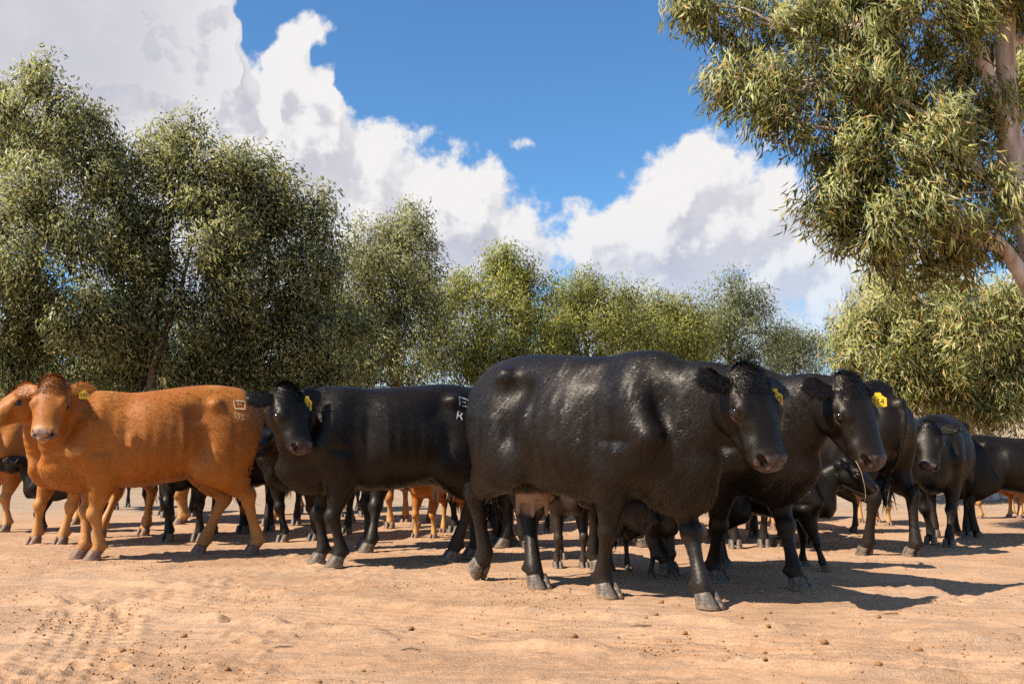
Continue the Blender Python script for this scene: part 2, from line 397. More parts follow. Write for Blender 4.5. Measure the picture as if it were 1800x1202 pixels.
def lobe(px, py, d, rx, rz, ry=None):
    """A mass of foliage seen along a bearing, at d metres, given as a real place and size."""
    x, yy, zz = (px - 900) / 1750.0, 1.0, (601 - py) / 1750.0
    Y = yy * math.cos(PITCH) - zz * math.sin(PITCH); Z = yy * math.sin(PITCH) + zz * math.cos(PITCH)
    k = d / Y; m = d / 1750.0
    return (x * k, d, CAM_H + Z * k, rx * m, (ry or .9 * (rx + rz) / 2) * m, rz * m)
def grow(name, label, base, lobes, **kw):
    o = dict(name=name, label=label, base=base, lobes=lobes); o.update(kw)
    o['_v2'] = sum(float(np.prod(l[3:])) ** (2 / 3) for l in lobes)
    return make_tree(o)
G1 = 'gum trees along the far side of the yard'
OL = dict(leafmat=LEAF_OLIVE, leaf=(.132, .036), clump_r=.185, tall=1.1, clumps=300, droop=.75, group=G1)
def gx(px, d): return (px - 900) / 1750.0 * d
grow('gum_tree', 'tallest olive gum tree behind the ginger cattle', (gx(40, 21), 21), [lobe(88, 165, 21, 60, 70), lobe(60, 230, 21, 120, 80), lobe(160, 250, 21.5, 85, 80), lobe(-40, 230, 21, 90, 100), lobe(110, 350, 20.5, 130, 80), lobe(-20, 400, 20, 110, 100),
     lobe(70, 440, 19.6, 95, 75), lobe(205, 400, 21.5, 70, 90), lobe(120, 530, 20, 110, 80), lobe(0, 560, 20.5, 80, 80), lobe(90, 630, 21, 80, 50), lobe(150, 600, 20.5, 60, 60), lobe(30, 650, 20.5, 60, 40), lobe(-90, 560, 20, 80, 100), lobe(190, 670, 22.5, 70, 40), lobe(40, 690, 22.5, 90, 36), lobe(115, 570, 22.5, 90, 55), lobe(20, 520, 22, 80, 60)], leaves=68000, seed=1, r=.20, stems=3, **OL)
grow('gum_tree', 'broad dark gum tree second along the row with forked trunk', (gx(250, 22), 22), [lobe(320, 280, 22, 80, 65), lobe(270, 330, 22, 70, 90), lobe(390, 330, 22, 85, 80), lobe(340, 420, 21.5, 100, 85), lobe(250, 470, 22, 90, 80), lobe(410, 300, 22.5, 45, 65),
     lobe(300, 560, 21.5, 95, 75), lobe(220, 600, 22, 70, 60), lobe(390, 540, 22, 80, 60), lobe(300, 660, 22.5, 90, 45), lobe(380, 640, 23.5, 70, 50)], leaves=46000, seed=2, r=.17, stems=3, **OL)
grow('gum_tree', 'round headed olive gum tree beside the forked one', (gx(372, 23), 23), [lobe(470, 330, 23, 60, 65), lobe(430, 390, 23, 70, 70), lobe(500, 400, 23, 75, 70), lobe(555, 360, 23.5, 38, 45), lobe(560, 410, 23.5, 35, 50), lobe(460, 490, 22.5, 100, 75), lobe(540, 500, 23, 70, 75),
     lobe(500, 590, 23, 90, 70), lobe(410, 620, 23, 60, 50), lobe(570, 600, 23.5, 60, 70), lobe(500, 670, 23.5, 80, 40), lobe(580, 675, 24, 60, 36)], leaves=46000, seed=3, r=.13, stems=2, lean=(.5, 0), **OL)
GR = dict(leafmat=LEAF_GREEN, leaf=(.145, .034), clump_r=.23, clumps=230, group=G1)
grow('gum_tree', 'pointed gum tree standing clear above its neighbours beyond the black cows', (gx(700, 28), 28), [lobe(700, 395, 28, 42, 52), lobe(655, 430, 28, 48, 55), lobe(735, 440, 28, 40, 60), lobe(690, 500, 27.5, 75, 65), lobe(625, 500, 27, 60, 85), lobe(750, 510, 28, 38, 60), lobe(650, 590, 27, 80, 60), lobe(730, 600, 27.5, 65, 65), lobe(600, 620, 26.5, 50, 60), lobe(670, 660, 27, 80, 35)],
     leaves=34000, seed=4, r=.15, stems=2, **dict(OL, leaf=(.14, .031)))
grow('gum_tree', 'yellow green gum tree with a knobbly top', (gx(890, 32), 32), [lobe(900, 460, 32, 42, 32), lobe(880, 490, 32, 55, 35), lobe(935, 510, 32, 45, 42), lobe(820, 530, 31, 60, 50), lobe(890, 560, 31, 70, 60), lobe(800, 590, 30.5, 55, 55), lobe(860, 630, 30.5, 70, 50), lobe(940, 610, 31, 60, 60), lobe(780, 650, 30, 50, 45), lobe(760, 560, 31.5, 30, 60)], leaves=34000, seed=5, r=.14, stems=3, **GR)
grow('gum_tree', 'yellow green gum tree with an even dome behind the big black cow', (gx(1040, 35), 35), [lobe(1020, 520, 35, 55, 32), lobe(1065, 540, 35, 55, 45), lobe(985, 560, 35, 45, 50), lobe(1040, 600, 34, 85, 50), lobe(980, 640, 34, 60, 45), lobe(1100, 600, 35, 50, 50)], leaves=30000, seed=6, r=.13, stems=3, **GR)
grow('gum_tree', 'low green gum tree between the dome and the grey crown', (gx(1170, 38), 38), [lobe(1150, 545, 38, 38, 28), lobe(1190, 555, 38, 38, 34), lobe(1160, 600, 37, 65, 45), lobe(1215, 600, 38, 40, 50)], leaves=20000, seed=7, r=.12, stems=2, **GR)
GY = dict(leafmat=LEAF_GREY, leaf=(.17, .042), clump_r=.28, clumps=190, group=G1)
grow('gum_tree', 'grey green gum tree with a rounded crown far along the row', (gx(1285, 46), 46), [lobe(1290, 520, 46, 48, 30), lobe(1260, 545, 46, 40, 36), lobe(1320, 555, 46, 36, 34), lobe(1280, 595, 45, 60, 40), lobe(1240, 610, 44, 45, 35), lobe(1350, 585, 46, 28, 26), lobe(1340, 625, 46, 45, 25)], leaves=20000, seed=8, r=.14, stems=2, **GY)
grow('gum_tree', 'smallest bushy gum tree at the far end of the row', (gx(1395, 54), 54), [lobe(1400, 596, 54, 42, 22), lobe(1375, 615, 54, 35, 26), lobe(1425, 615, 54, 32, 26), lobe(1395, 640, 54, 55, 22)], leaves=11000, seed=9, r=.12, stems=2, **GY)
NR = dict(leafmat=LEAF_NEAR, bark=BARK_L, leaf=(.125, .0125), clump_r=.088, droop=.95, tall=1.35, mess=.50)
grow('near_gum_tree', 'large overhanging gum tree with long hanging leaves and pale trunk', (6.3, 10.8), [lobe(1620, 40, 10, 130, 90), lobe(1500, 40, 10, 110, 80), lobe(1380, 50, 10, 90, 65), lobe(1270, 20, 10, 75, 45), lobe(1215, 10, 9.9, 40, 36), lobe(1420, 150, 9.8, 95, 60), lobe(1350, 165, 9.8, 45, 40), lobe(1275, 135, 9.8, 24, 28), lobe(1530, 170, 10, 110, 90),
     lobe(1400, 215, 9.8, 45, 32), lobe(1500, 300, 10, 70, 60), lobe(1600, 270, 9.8, 110, 90), lobe(1560, 380, 9.8, 105, 75), lobe(1470, 350, 10, 50, 40), lobe(1680, 340, 9.6, 105, 85), lobe(1800, 290, 11.4, 70, 80), lobe(1630, 440, 10.6, 80, 50), lobe(1510, 425, 10, 50, 40), lobe(1770, 430, 11.0, 80, 70), lobe(1690, 180, 10.6, 90, 80),
     lobe(1840, 120, 11.8, 80, 100), lobe(1880, 380, 11.6, 80, 100), lobe(1740, 40, 11, 70, 70), lobe(1640, -110, 10, 240, 90), lobe(1850, -90, 10, 160, 120)], leaves=92000, clumps=520, seed=11, spines=[([(6.3, 10.8, -.1), (6.0, 10.7, 1.2), (5.72, 10.6, 2.6), (5.42, 10.5, 4.1), (5.36, 10.4, 5.2), (5.5, 10.4, 7.0)], (.20, .09)), ([(5.45, 10.5, 3.9), (5.25, 10.35, 4.5), (4.98, 10.2, 5.1), (4.8, 10.1, 5.9), (4.9, 10.1, 6.8)], (.10, .04)),
     ([(5.80, 10.6, 2.0), (5.45, 10.3, 2.45), (5.02, 10.05, 2.95), (4.55, 10.0, 3.2), (4.0, 10.0, 3.6)], (.10, .03)), ([(5.5, 10.5, 3.6), (5.0, 10.2, 3.7), (4.3, 10.0, 4.3), (3.4, 9.9, 4.7)], (.07, .02))], twigs=.45, **NR)
# scrub below and behind the row
for i, (px, d, w_, hgt, lb) in enumerate(((40, 27, 130, 70, 'dark scrub bush under the tallest gum tree'), (215, 28, 120, 60, 'dark scrub bush between the first two gum trees'), (360, 27, 110, 50, 'open scrub bush behind the forked gum tree'), (540, 29, 110, 70, 'scrub bush left of the pointed gum tree'), (-120, 26, 120, 90, 'scrub bush beyond the ginger heifer half out of view'))):
    zb = 700 - i % 2 * 8
    grow('scrub_bush', lb, (gx(px, d), d), [lobe(px, zb - 30, d, w_ * .6, hgt * .55), lobe(px - w_ * .55, zb - 15, d - .5, w_ * .45, hgt * .5), lobe(px + w_ * .55, zb - 20, d + .4, w_ * .45, hgt * .5), lobe(px + w_ * .1, zb - 70, d + .6, w_ * .4, hgt * .5)], leaves=11000, seed=40 + i, r=.06, stems=3, **dict(OL, clumps=120, group='scrub under the gum trees'))
for i, (px, d, tp, lb) in enumerate(((250, 38, 520, 'pale gum tree glimpsed through the gaps behind the row'), (600, 40, 500, 'gum tree filling the gap behind the pointed one'))):
    grow('gum_tree', lb, (gx(px, d), d), [lobe(px, tp + 40, d, 70, 50), lobe(px - 60, tp + 90, d, 60, 55), lobe(px + 60, tp + 90, d, 60, 50), lobe(px, tp + 130, d, 90, 40)], leaves=14000, seed=60 + i, r=.12, stems=2, **GY)
grow('near_gum_tree', 'low spreading gum tree with bare pale twigs beside the black heifer', (gx(1730, 15.5), 15.5), [lobe(1560, 560, 15, 75, 55), lobe(1640, 540, 15, 85, 60), lobe(1500, 600, 15, 45, 40), lobe(1560, 640, 14.6, 80, 45), lobe(1650, 630, 14.6, 95, 60), lobe(1740, 570, 15, 90, 70), lobe(1800, 640, 15, 80, 55), lobe(1600, 690, 14.8, 75, 34), lobe(1690, 690, 15, 75, 40), lobe(1760, 700, 14.4, 40, 40), lobe(1545, 505, 16, 40, 28), lobe(1860, 560, 15, 90, 90)],
     leaves=48000, clumps=330, seed=12, r=.15, stems=3, twigs=.6, tw=1.6, **dict(NR, leaf=(.14, .0155), clump_r=.12))
# ================================================================== cattle
# Each animal is one continuous skin grown from a smooth-blended field of muscles and bones.
def smin(a, b, k):
    h = np.clip(0.5 + 0.5 * (b - a) / k, 0, 1)
    return b + (a - b) * h - k * h * (1 - h)
class Field:
    def __init__(s, xs, ys, zs):
        s.c = [np.asarray(v, np.float32) for v in (xs, ys, zs)]
        s.F = np.full((len(xs), len(ys), len(zs)), 0.5, np.float32)
    def box(s, lo, hi):
        sl = []; g = []
        for a in range(3):
            i = int(np.searchsorted(s.c[a], lo[a])); j = int(np.searchsorted(s.c[a], hi[a]))
            i = max(0, i - 1); j = min(len(s.c[a]), j + 1)
            if j - i < 1: return None, None
            sl.append(slice(i, j)); sh = [1, 1, 1]; sh[a] = -1; g.append(s.c[a][i:j].reshape(sh))
        return tuple(sl), g
    def union(s, sl, d, k):
        s.F[sl] = smin(s.F[sl], d.astype(np.float32), k)
    def tube(s, P, side, up, rs, ru, rd=None, k=0.05, n=None, add=True):
        P = np.asarray(P, float); m = len(P); n = n or (m - 1) * 3 + 1
        side = np.broadcast_to(np.asarray(side, float), (m, 3)); up = np.broadcast_to(np.asarray(up, float), (m, 3))
        rs = np.broadcast_to(np.asarray(rs, float), (m,)); ru = np.broadcast_to(np.asarray(ru, float), (m,))
        rd = ru if rd is None else np.broadcast_to(np.asarray(rd, float), (m,))
        A = crom(np.column_stack([P, side, up, rs, ru, rd]), n)
        rmax = np.maximum(np.maximum(A[:, 9], A[:, 10]), A[:, 11])
        lo = (A[:, :3] - rmax[:, None]).min(0) - k - .02; hi = (A[:, :3] + rmax[:, None]).max(0) + k + .02
        sl, g = s.box(lo, hi)
        if sl is None: return
        T = np.full(s.F[sl].shape, 9.0, np.float32)
        o = [q.start for q in sl]
        for i in range(n - 1):
            a, b = A[i], A[i + 1]; ax = b[:3] - a[:3]; L2 = max(float(ax @ ax), 1e-9)
            r = max(rmax[i], rmax[i + 1]) + k + .02
            l2 = np.minimum(a[:3], b[:3]) - r; h2 = np.maximum(a[:3], b[:3]) + r
            s2, g2 = s.box(l2, h2)
            if s2 is None: continue
            X, Y, Z = (g2[j] - np.float32(a[j]) for j in range(3))
            t = np.clip((X * np.float32(ax[0]) + Y * np.float32(ax[1]) + Z * np.float32(ax[2])) / np.float32(L2), 0, 1)
            qx = X - t * np.float32(ax[0]); qy = Y - t * np.float32(ax[1]); qz = Z - t * np.float32(ax[2])
            sv = a[3:6] + b[3:6]; uv = a[6:9] + b[6:9]
            axn = ax / math.sqrt(L2)
            sv = sv - axn * (sv @ axn); sv /= np.linalg.norm(sv) + 1e-9
            uu = np.cross(axn, sv); uu = uu if uu @ uv > 0 else -uu
            f = np.float32
            S = qx * f(sv[0]) + qy * f(sv[1]) + qz * f(sv[2]); U = qx * f(uu[0]) + qy * f(uu[1]) + qz * f(uu[2])
            W2 = np.maximum(qx * qx + qy * qy + qz * qz - S * S - U * U, 0)
            r1 = f(a[9]) + t * f(b[9] - a[9])
            r2 = np.where(U > 0, f(a[10]) + t * f(b[10] - a[10]), f(a[11]) + t * f(b[11] - a[11]))
            m2 = np.sqrt((S / r1) ** 2 + (U / r2) ** 2 + W2 / np.minimum(r1, r2) ** 2) + 1e-4
            q = np.sqrt(S * S + U * U + W2)
            dd = np.where(m2 < 0.05, -np.minimum(r1, r2), q * (1 - 1 / m2))
            loc = tuple(slice(s2[j].start - o[j], s2[j].stop - o[j]) for j in range(3))
            # clip sub-box to the tube's own box
            c0 = [max(0, -l.start) for l in loc]; c1 = [min(l.stop, T.shape[j]) - l.start for j, l in enumerate(loc)]
            loc = tuple(slice(max(0, l.start), min(l.stop, T.shape[j])) for j, l in enumerate(loc))
            dd = dd[c0[0]:c1[0], c0[1]:c1[1], c0[2]:c1[2]]
            T[loc] = np.minimum(T[loc], dd)
        if add: s.union(sl, T, k)
        else: s.F[sl] = -smin(-s.F[sl], T, k)
    def ell(s, c, r, rot=None, k=0.04, add=True):
        c = np.asarray(c, float); r = np.asarray(r, float); Rm = np.eye(3) if rot is None else np.asarray(rot)
        e = r.max() + k + .02
        sl, g = s.box(c - e, c + e)
        if sl is None: return
        X, Y, Z = (g[j] - np.float32(c[j]) for j in range(3)); f = np.float32
        l = [(X * f(Rm[0, j]) + Y * f(Rm[1, j]) + Z * f(Rm[2, j])) for j in range(3)]
        m = np.sqrt(sum((l[j] / f(r[j])) ** 2 for j in range(3))) + 1e-4; q = np.sqrt(sum(v * v for v in l))
        d = np.where(m < .05, -r.min(), q * (1 - 1 / m))
        if add: s.union(sl, d, k)
        else: s.F[sl] = -smin(-s.F[sl], d.astype(np.float32), k)
    def bump(s, c, r, amp):
        c = np.asarray(c, float); r = np.broadcast_to(np.asarray(r, float), (3,))
        sl, g = s.box(c - 2.2 * r, c + 2.2 * r)
        if sl is None: return
        e = sum(((g[j] - np.float32(c[j])) / np.float32(r[j])) ** 2 for j in range(3))
        s.F[sl] -= (amp * np.exp(-e)).astype(np.float32)
    def torso(s, sec, p_up, p_dn, k):
        A = crom(sec, 40); xs = s.c[0]
        i0, i1 = np.searchsorted(xs, A[0, 0]), np.searchsorted(xs, A[-1, 0])
        X = xs[i0:i1].astype(float)
        top, bot, hw = (np.interp(X, A[:, 0], A[:, j]).astype(np.float32).reshape(-1, 1, 1) for j in (1, 2, 3))
        zc = bot + 0.44 * (top - bot)
        Y = np.abs(s.c[1]).reshape(1, -1, 1); Z = s.c[2].reshape(1, 1, -1) - zc
        hz = np.where(Z > 0, top - zc, zc - bot)
        upm = Z > 0; y = Y / hw; z = np.abs(Z) / hz
        m = np.where(upm, (y ** p_up + z ** p_up) ** (1 / p_up), (y ** p_dn + z ** p_dn) ** (1 / p_dn)) + 1e-4
        q = np.sqrt(Y * Y + Z * Z)
        d = np.where(m < .05, -0.1, q * (1 - 1 / m))
        s.F[i0:i1] = smin(s.F[i0:i1], d.astype(np.float32), k)
    def mesh(s):
        F = s.F; xs, ys, zs = s.c; sg = F < 0
        nx, ny, nz = F.shape; cid = lambda i, j, k: (i * (ny - 1) + j) * (nz - 1) + k
        cells = []; pts = []; quads = []
        for ax in range(3):
            a = [slice(None)] * 3; b = [slice(None)] * 3; a[ax] = slice(0, -1); b[ax] = slice(1, None)
            A = F[tuple(a)]; B = F[tuple(b)]; cr = sg[tuple(a)] != sg[tuple(b)]
            o = [q for q in range(3) if q != ax]
            I = np.argwhere(cr)
            ok = np.ones(len(I), bool)
            for q in o: ok &= (I[:, q] > 0) & (I[:, q] < F.shape[q] - 1)
            I = I[ok]; va = A[I[:, 0], I[:, 1], I[:, 2]]; vb = B[I[:, 0], I[:, 1], I[:, 2]]
            t = va / (va - vb)
            p = np.stack([s.c[q][I[:, q]] for q in range(3)], 1).astype(float)
            c = s.c[ax]; p[:, ax] = c[I[:, ax]] + t * (c[I[:, ax] + 1] - c[I[:, ax]])
            four = []
            for (u, v) in ((-1, -1), (0, -1), (0, 0), (-1, 0)):
                J = I.copy(); J[:, o[0]] += u; J[:, o[1]] += v
                k = cid(J[:, 0], J[:, 1], J[:, 2]); four.append(k); cells.append(k); pts.append(p)
            q = np.stack(four, 1); flip = (va < 0) if ax != 1 else (va > 0)
            q[~flip] = q[~flip][:, ::-1]; quads.append(q)
        cells = np.concatenate(cells); pts = np.concatenate(pts); quads = np.concatenate(quads)
        u, inv = np.unique(cells, return_inverse=True)
        cnt = np.bincount(inv); V = np.stack([np.bincount(inv, pts[:, j]) / cnt for j in range(3)], 1)
        Q = np.searchsorted(u, quads)
        return V, Q
def axis_grid(lo, hi, h, fine=None, hf=None):
    v = [lo]
    while v[-1] < hi:
        step = hf if (fine and fine[0] <= v[-1] <= fine[1]) else h
        v.append(v[-1] + step)
    return np.array(v)
def two_link(a, b, l1, l2, bend):
    a = np.asarray(a, float); b = np.asarray(b, float); v = b - a; d = np.linalg.norm(v); n = v / d
    if d >= (l1 + l2) * .998:
        return a + n * d * l1 / (l1 + l2)
    x = (l1 * l1 - l2 * l2 + d * d) / (2 * d); h = math.sqrt(max(l1 * l1 - x * x, 0))
    p = np.asarray(bend, float); p = p - n * (p @ n); p /= np.linalg.norm(p)
    return a + n * x + p * h

def head_frame(poll, yaw, pitch, roll):
    """fwd, side(left), up axes of the head in animal space; pitch downwards positive."""
    f = np.array([math.cos(R(pitch)) * math.cos(R(yaw)), math.cos(R(pitch)) * math.sin(R(yaw)), -math.sin(R(pitch))])
    sd = np.array([-math.sin(R(yaw)), math.cos(R(yaw)), 0.0]); up = np.cross(f, sd)
    c, s = math.cos(R(roll)), math.sin(R(roll)); sd2 = c * sd + s * up; up2 = np.cross(f, sd2)
    return np.stack([f, sd2, up2], 1)          # columns

def cow_skin(o):
    """Field of one animal in its own unscaled space (withers 1.35 m, nose towards +x)."""
    calf = o.get('calf', 0.0); h, hf = o.get('res', (0.014, 0.008))
    poll = np.array(o['poll'], float); H = head_frame(poll, *o['head']); hs = o.get('hs', 1.0)
    hp = lambda t, s_, u: poll + hs * (H @ np.array([t, s_, u]))
    hc = hp(.22, 0, 0); mar = .36 * hs
    feet = o['feet']
    xs_ = [f[0] for f in feet.values()]
    x0, x1 = min(-1.0, min(xs_) - .15), max(hc[0] + mar, .95, max(xs_) + .15)
    yw = max(.48, abs(hc[1]) + mar)
    ylo = min(-.46, hc[1] - mar); yhi = max(.46, hc[1] + mar)
    zhi = max(1.45, hc[2] + mar)
    X = axis_grid(x0, x1, h, (hc[0] - .30 * hs, hc[0] + .32 * hs), hf)
    Yg = axis_grid(ylo, yhi, h, (hc[1] - .30 * hs, hc[1] + .30 * hs), hf if hf < h * .8 else h)
    Z = axis_grid(-.03, zhi, h, (hc[2] - .30 * hs, hc[2] + .30 * hs), hf)
    S = Field(X, Yg, Z)
    bd = o.get('belly', 0.0); wd = o.get('wide', 1.0); fat = o.get('fat', 0.0)
    # trunk: x, top line, belly line, half width
    sec = np.array([(-.84, 1.13, 1.05, .03), (-.80, 1.23, .93, .12), (-.70, 1.31, .80, .20), (-.55, 1.345, .71, .245), (-.40, 1.352, .64, .27), (-.20, 1.340, .565, .325),
                    (.02, 1.336, .53, .355), (.22, 1.340, .535, .335), (.42, 1.350, .56, .27), (.56, 1.335, .575, .235), (.68, 1.245, .60, .20), (.78, 1.12, .68, .14), (.86, .98, .82, .03)])
    sec[:, 2] += np.where((sec[:, 0] > -.75) & (sec[:, 0] < .75), bd, 0) * np.where(sec[:, 0] < .2, 1, .6)
    sec[:, 1] += o.get('rump', .04) * np.clip((.25 - sec[:, 0]) / .5, 0, 1) * (sec[:, 0] > -.75)
    sec[:, 3] *= wd
    S.torso(sec, 2.15, 2.1, .03)
    e2 = np.eye(3)
    # neck: from the chest up to the back of the head
    nb = np.array([.42, 0, .98]); ne = hp(.03, 0, -.055)
    upn = H[:, 2] * .4 - H[:, 0] * .8
    d = ne - nb; L = np.linalg.norm(d)
    P1 = nb + np.array([.30, 0, .05]) + .0 * d; P2 = ne + hs * (-H[:, 0] * .16 - H[:, 2] * .05) * 1.0 + np.array([-.04, 0, 0])
    us = np.linspace(0, 1, 6)[:, None]
    B = (1 - us) ** 3 * nb + 3 * (1 - us) ** 2 * us * P1 + 3 * (1 - us) * us ** 2 * P2 + us ** 3 * ne
    side0 = np.array([0, 1, 0.]); sd = (1 - us) * side0 + us * H[:, 1]; up = (1 - us) * np.array([-.25, 0, 1.]) + us * upn
    nk = o.get('neck', 1.0) * (1 - .12 * calf)
    S.tube(B, sd, up, np.array([.20, .185, .155, .125, .105, .09]) * nk * wd, np.array([.34, .285, .215, .165, .125, .09]) * nk, np.array([.40 - .10 * calf, .385 - .10 * calf, .33 - .06 * calf, .25, .175, .12]) * nk, k=.10)
    # brisket and dewlap
    br = o.get('brisket', 1.0)
    cz = .10 * calf
    S.ell((.66 - cz, 0, .68 + bd * .6 + cz), (.17, .14 * wd, .14 * br), k=.12)
    S.ell((.60 - cz, 0, .595 + bd * .6 + cz), (.15, .09, .075 * br), k=.09)
    mid = B[3]
    S.tube([(.80 - cz, 0, .70 + cz), (B[2] + np.array([.02, 0, -.24 * nk])), (B[4] + np.array([0, 0, -.12 * nk]))], e2[1], (0, 0, 1), [.06, .045, .03], [.11, .09, .05], k=.10)
    if br > 1.2:
        S.ell((.73, 0, .60), (.13, .055, .12), k=.08); S.ell((.66, 0, .545), (.10, .06, .07), k=.06)
        for j, sg in enumerate((-1, 1)):
            for q in range(4): S.tube([(.74 - .03 * q, sg * .12, .93 - .03 * q), (.80 - .05 * q, sg * .085, .80 - .02 * q), (.80 - .06 * q, sg * .06, .66)], e2[1], e2[0], .018, .018, k=.03)
    # withers, shoulder blades, hips
    for sg in (-1, 1):
        S.tube([(.40, sg * .10, 1.23), (.50, sg * .20, 1.05), (.60, sg * .225, .87)], e2[1], e2[0], np.array([.07, .09, .085]) * wd, [.10, .13, .11], k=.07)
        S.ell((.46, sg * .205 * wd, .80), (.15, .085, .15), k=.08)
        S.tube([(-.46, sg * .13, 1.16), (-.52, sg * .165, .98), (-.50, sg * .185, .80), (-.53, sg * .19, .66)], e2[1], e2[0], np.array([.12, .13, .115, .085]) * wd, [.23, .235, .20, .14], [.25, .27, .23, .16], k=.08)
        S.ell((-.67, sg * .125, 1.08), (.14, .10, .17), k=.07)
        S.ell((-.36, sg * .23 * wd, .74), (.11, .075, .13), k=.07)
    S.ell((-.78, 0, 1.245 + o.get('rump', .04) * .6), (.07, .05, .05), k=.06)
    # legs
    for key, f in feet.items():
        sg = 1 if key[0] == 'L' else -1; T = np.array([f[0], f[1], f[2] if len(f) > 2 else 0.0]); pit = R(f[3]) if len(f) > 3 else 0.0
        ll = 1.0
        if key[1] == 'F':
            E = np.array([.43 + .28 * (f[0] - .50), sg * .18 * wd, .70])
            rot_ = lambda x_, z_: T + np.array([x_ * math.cos(pit) + z_ * math.sin(pit), 0, -x_ * math.sin(pit) + z_ * math.cos(pit)]); fet = rot_(-.030, .122)
            K = two_link(E, fet, .333, .262, (1, 0, 0))
            up_ = np.array([1., 0, 0]); yy = np.array([0, 1., 0])
            mid1 = E * .5 + K * .5
            S.tube([E + (.02, 0, .10), E, mid1, K * .86 + E * .14, K, K * .8 + fet * .2, K * .4 + fet * .6, fet, rot_(-.010, .072)], yy, up_,
                   [.10, .095, .076, .053, .061, .043, .034, .050, .048], [.14, .125, .086, .057, .064, .045, .036, .049, .044], [.15, .135, .094, .058, .056, .046, .040, .056, .050], k=.055)
            S.ell(E + (-.045, sg * .03, .03), (.06, .045, .07), k=.05)
            S.ell(K + (.012, 0, -.005), (.05, .052, .055), k=.03)
        else:
            E = np.array([-.40 + .32 * (f[0] + .62), sg * .20 * wd, .74])
            rot_ = lambda x_, z_: T + np.array([x_ * math.cos(pit) + z_ * math.sin(pit), 0, -x_ * math.sin(pit) + z_ * math.cos(pit)]); fet = rot_(-.034, .128)
            K = two_link(E, fet, .375, .375, (-1, 0, .15))
            yy = np.array([0, 1., 0]); up_ = np.array([1., 0, .2])
            S.tube([np.array([-.50, sg * .16 * wd, .92]), E * .55 + np.array([-.52, sg * .18, .80]) * .45, E * .5 + K * .5 + (-.015, 0, .0), K * .82 + E * .18, K, K * .8 + fet * .2, K * .45 + fet * .55, fet, rot_(-.010, .076)], yy, up_,
                   [.125, .115, .088, .052, .055, .044, .036, .051, .048], [.20, .18, .115, .063, .060, .050, .039, .051, .044], [.24, .21, .135, .080, .074, .054, .043, .058, .050], k=.055)
            S.ell(K + (-.035, 0, .035), (.036, .03, .055), k=.035)      # point of hock
        for q in (-1, 1):                                                # dew claws
            S.ell(fet + (-.052, q * .028, -.012), (.018, .016, .024), k=.012)
    # skin relief over bones
    dfn = o.get('lean', 1.0); bump_ = S.bump; S.bump = lambda c_, r_, a_: bump_(c_, r_, a_ * dfn)
    for sg in (-1, 1):
        S.bump((-.43, sg * .245 * wd, 1.245), (.075, .07, .06), .030 - fat)
        S.bump((-.29, sg * .28 * wd, 1.16), (.11, .12, .085), -.034 + fat)
        S.bump((-.30, sg * .31 * wd, 1.00), (.09, .10, .14), -.016)
        S.bump((-.55, sg * .21 * wd, 1.25), (.11, .08, .06), -.020)
        S.bump((-.76, sg * .11, 1.20), (.05, .05, .05), .022)
        S.bump((.26, sg * .32 * wd, 1.00), (.08, .10, .24), -.020)
        S.bump((.26, sg * .24 * wd, 1.24), (.09, .10, .07), -.020)
        S.bump((.46, sg * .24 * wd, 1.12), (.05, .08, .16), .012)
        S.bump((.62, sg * .25 * wd, .88), (.07, .07, .07), .022)
        S.bump((.66, sg * .21 * wd, 1.05), (.08, .10, .10), -.020)
        S.bump((-.20, sg * .26 * wd, .62), (.16, .12, .08), .012)
        S.bump((-.43, sg * .255 * wd, 1.275), (.050, .055, .045), .026); S.bump((-.27, sg * .30 * wd, 1.17), (.085, .11, .06), -.026)
        S.bump((-.17, sg * .35 * wd, .96), (.026, .09, .20), .011); S.bump((.275, sg * .33 * wd, .93), (.034, .09, .20), -.020); S.bump((.69, sg * .20 * wd, 1.02), (.05, .09, .13), -.022)
        S.bump((.46, sg * .28 * wd, .86), (.11, .07, .028), -.014); S.bump((.53, sg * .24 * wd, 1.05), (.022, .08, .15), .012); S.bump((-.58, sg * .25 * wd, .90), (.025, .08, .17), -.014); S.bump((-.70, sg * .17, 1.02), (.05, .07, .10), .014)
        for j in range(5):
            S.bump((.12 - .095 * j, sg * .345 * wd, .92 - .015 * j), (.026, .08, .20), .0075)
        S.bump((-.52, sg * .26, .95), (.10, .08, .16), .010); S.bump((-.36, sg * .26, .92), (.05, .10, .13), -.016)
        S.bump((.36, sg * .27 * wd, .80), (.045, .09, .14), -.016)
    S.bump = bump_
    # tail
    tl = o.get('tail', [(-.81, 0, 1.24), (-.865, .01, 1.12), (-.845, .02, .82), (-.80, .03, .55)])
    S.tube(tl, e2[1], e2[0], [.032, .026, .018, .013], [.034, .026, .018, .013], k=.025)
    ud = o.get('udder', 0.0)
    if ud:
        S.ell((-.42, 0, .585 + bd), (.16 * ud, .125 * ud, .115 * ud), k=.05)
        for a, b in ((-.47, -.05), (-.47, .05), (-.34, -.055), (-.34, .055)):
            S.tube([(a - .02, b, .52 + bd), (a - .02, b * 1.15, .425 + bd)], e2[1], e2[0], [.02, .012], [.02, .012], k=.02)
    # ---------------- head
    def HT(pts, rs, ru, rd, k): S.tube([hp(*p) for p in pts], H[:, 1], H[:, 2], np.array(rs) * hs, np.array(ru) * hs, np.array(rd) * hs, k=k)
    sl = .92 - .08 * calf
    HT([(-.02, 0, -.01), (.05, 0, 0), (.12, 0, 0), (.19 * sl, 0, -.004), (.26 * sl, 0, -.010), (.33 * sl, 0, -.018), (.395 * sl, 0, -.026), (.445 * sl, 0, -.030)],
       [.096, .125, .134, .131, .118, .107, .102, .094], [.080, .094, .094, .088, .080, .072, .064, .054], [.10, .11, .11, .10, .09, .078, .066, .056], .03)
    jw = o.get('jaw', 0.0)
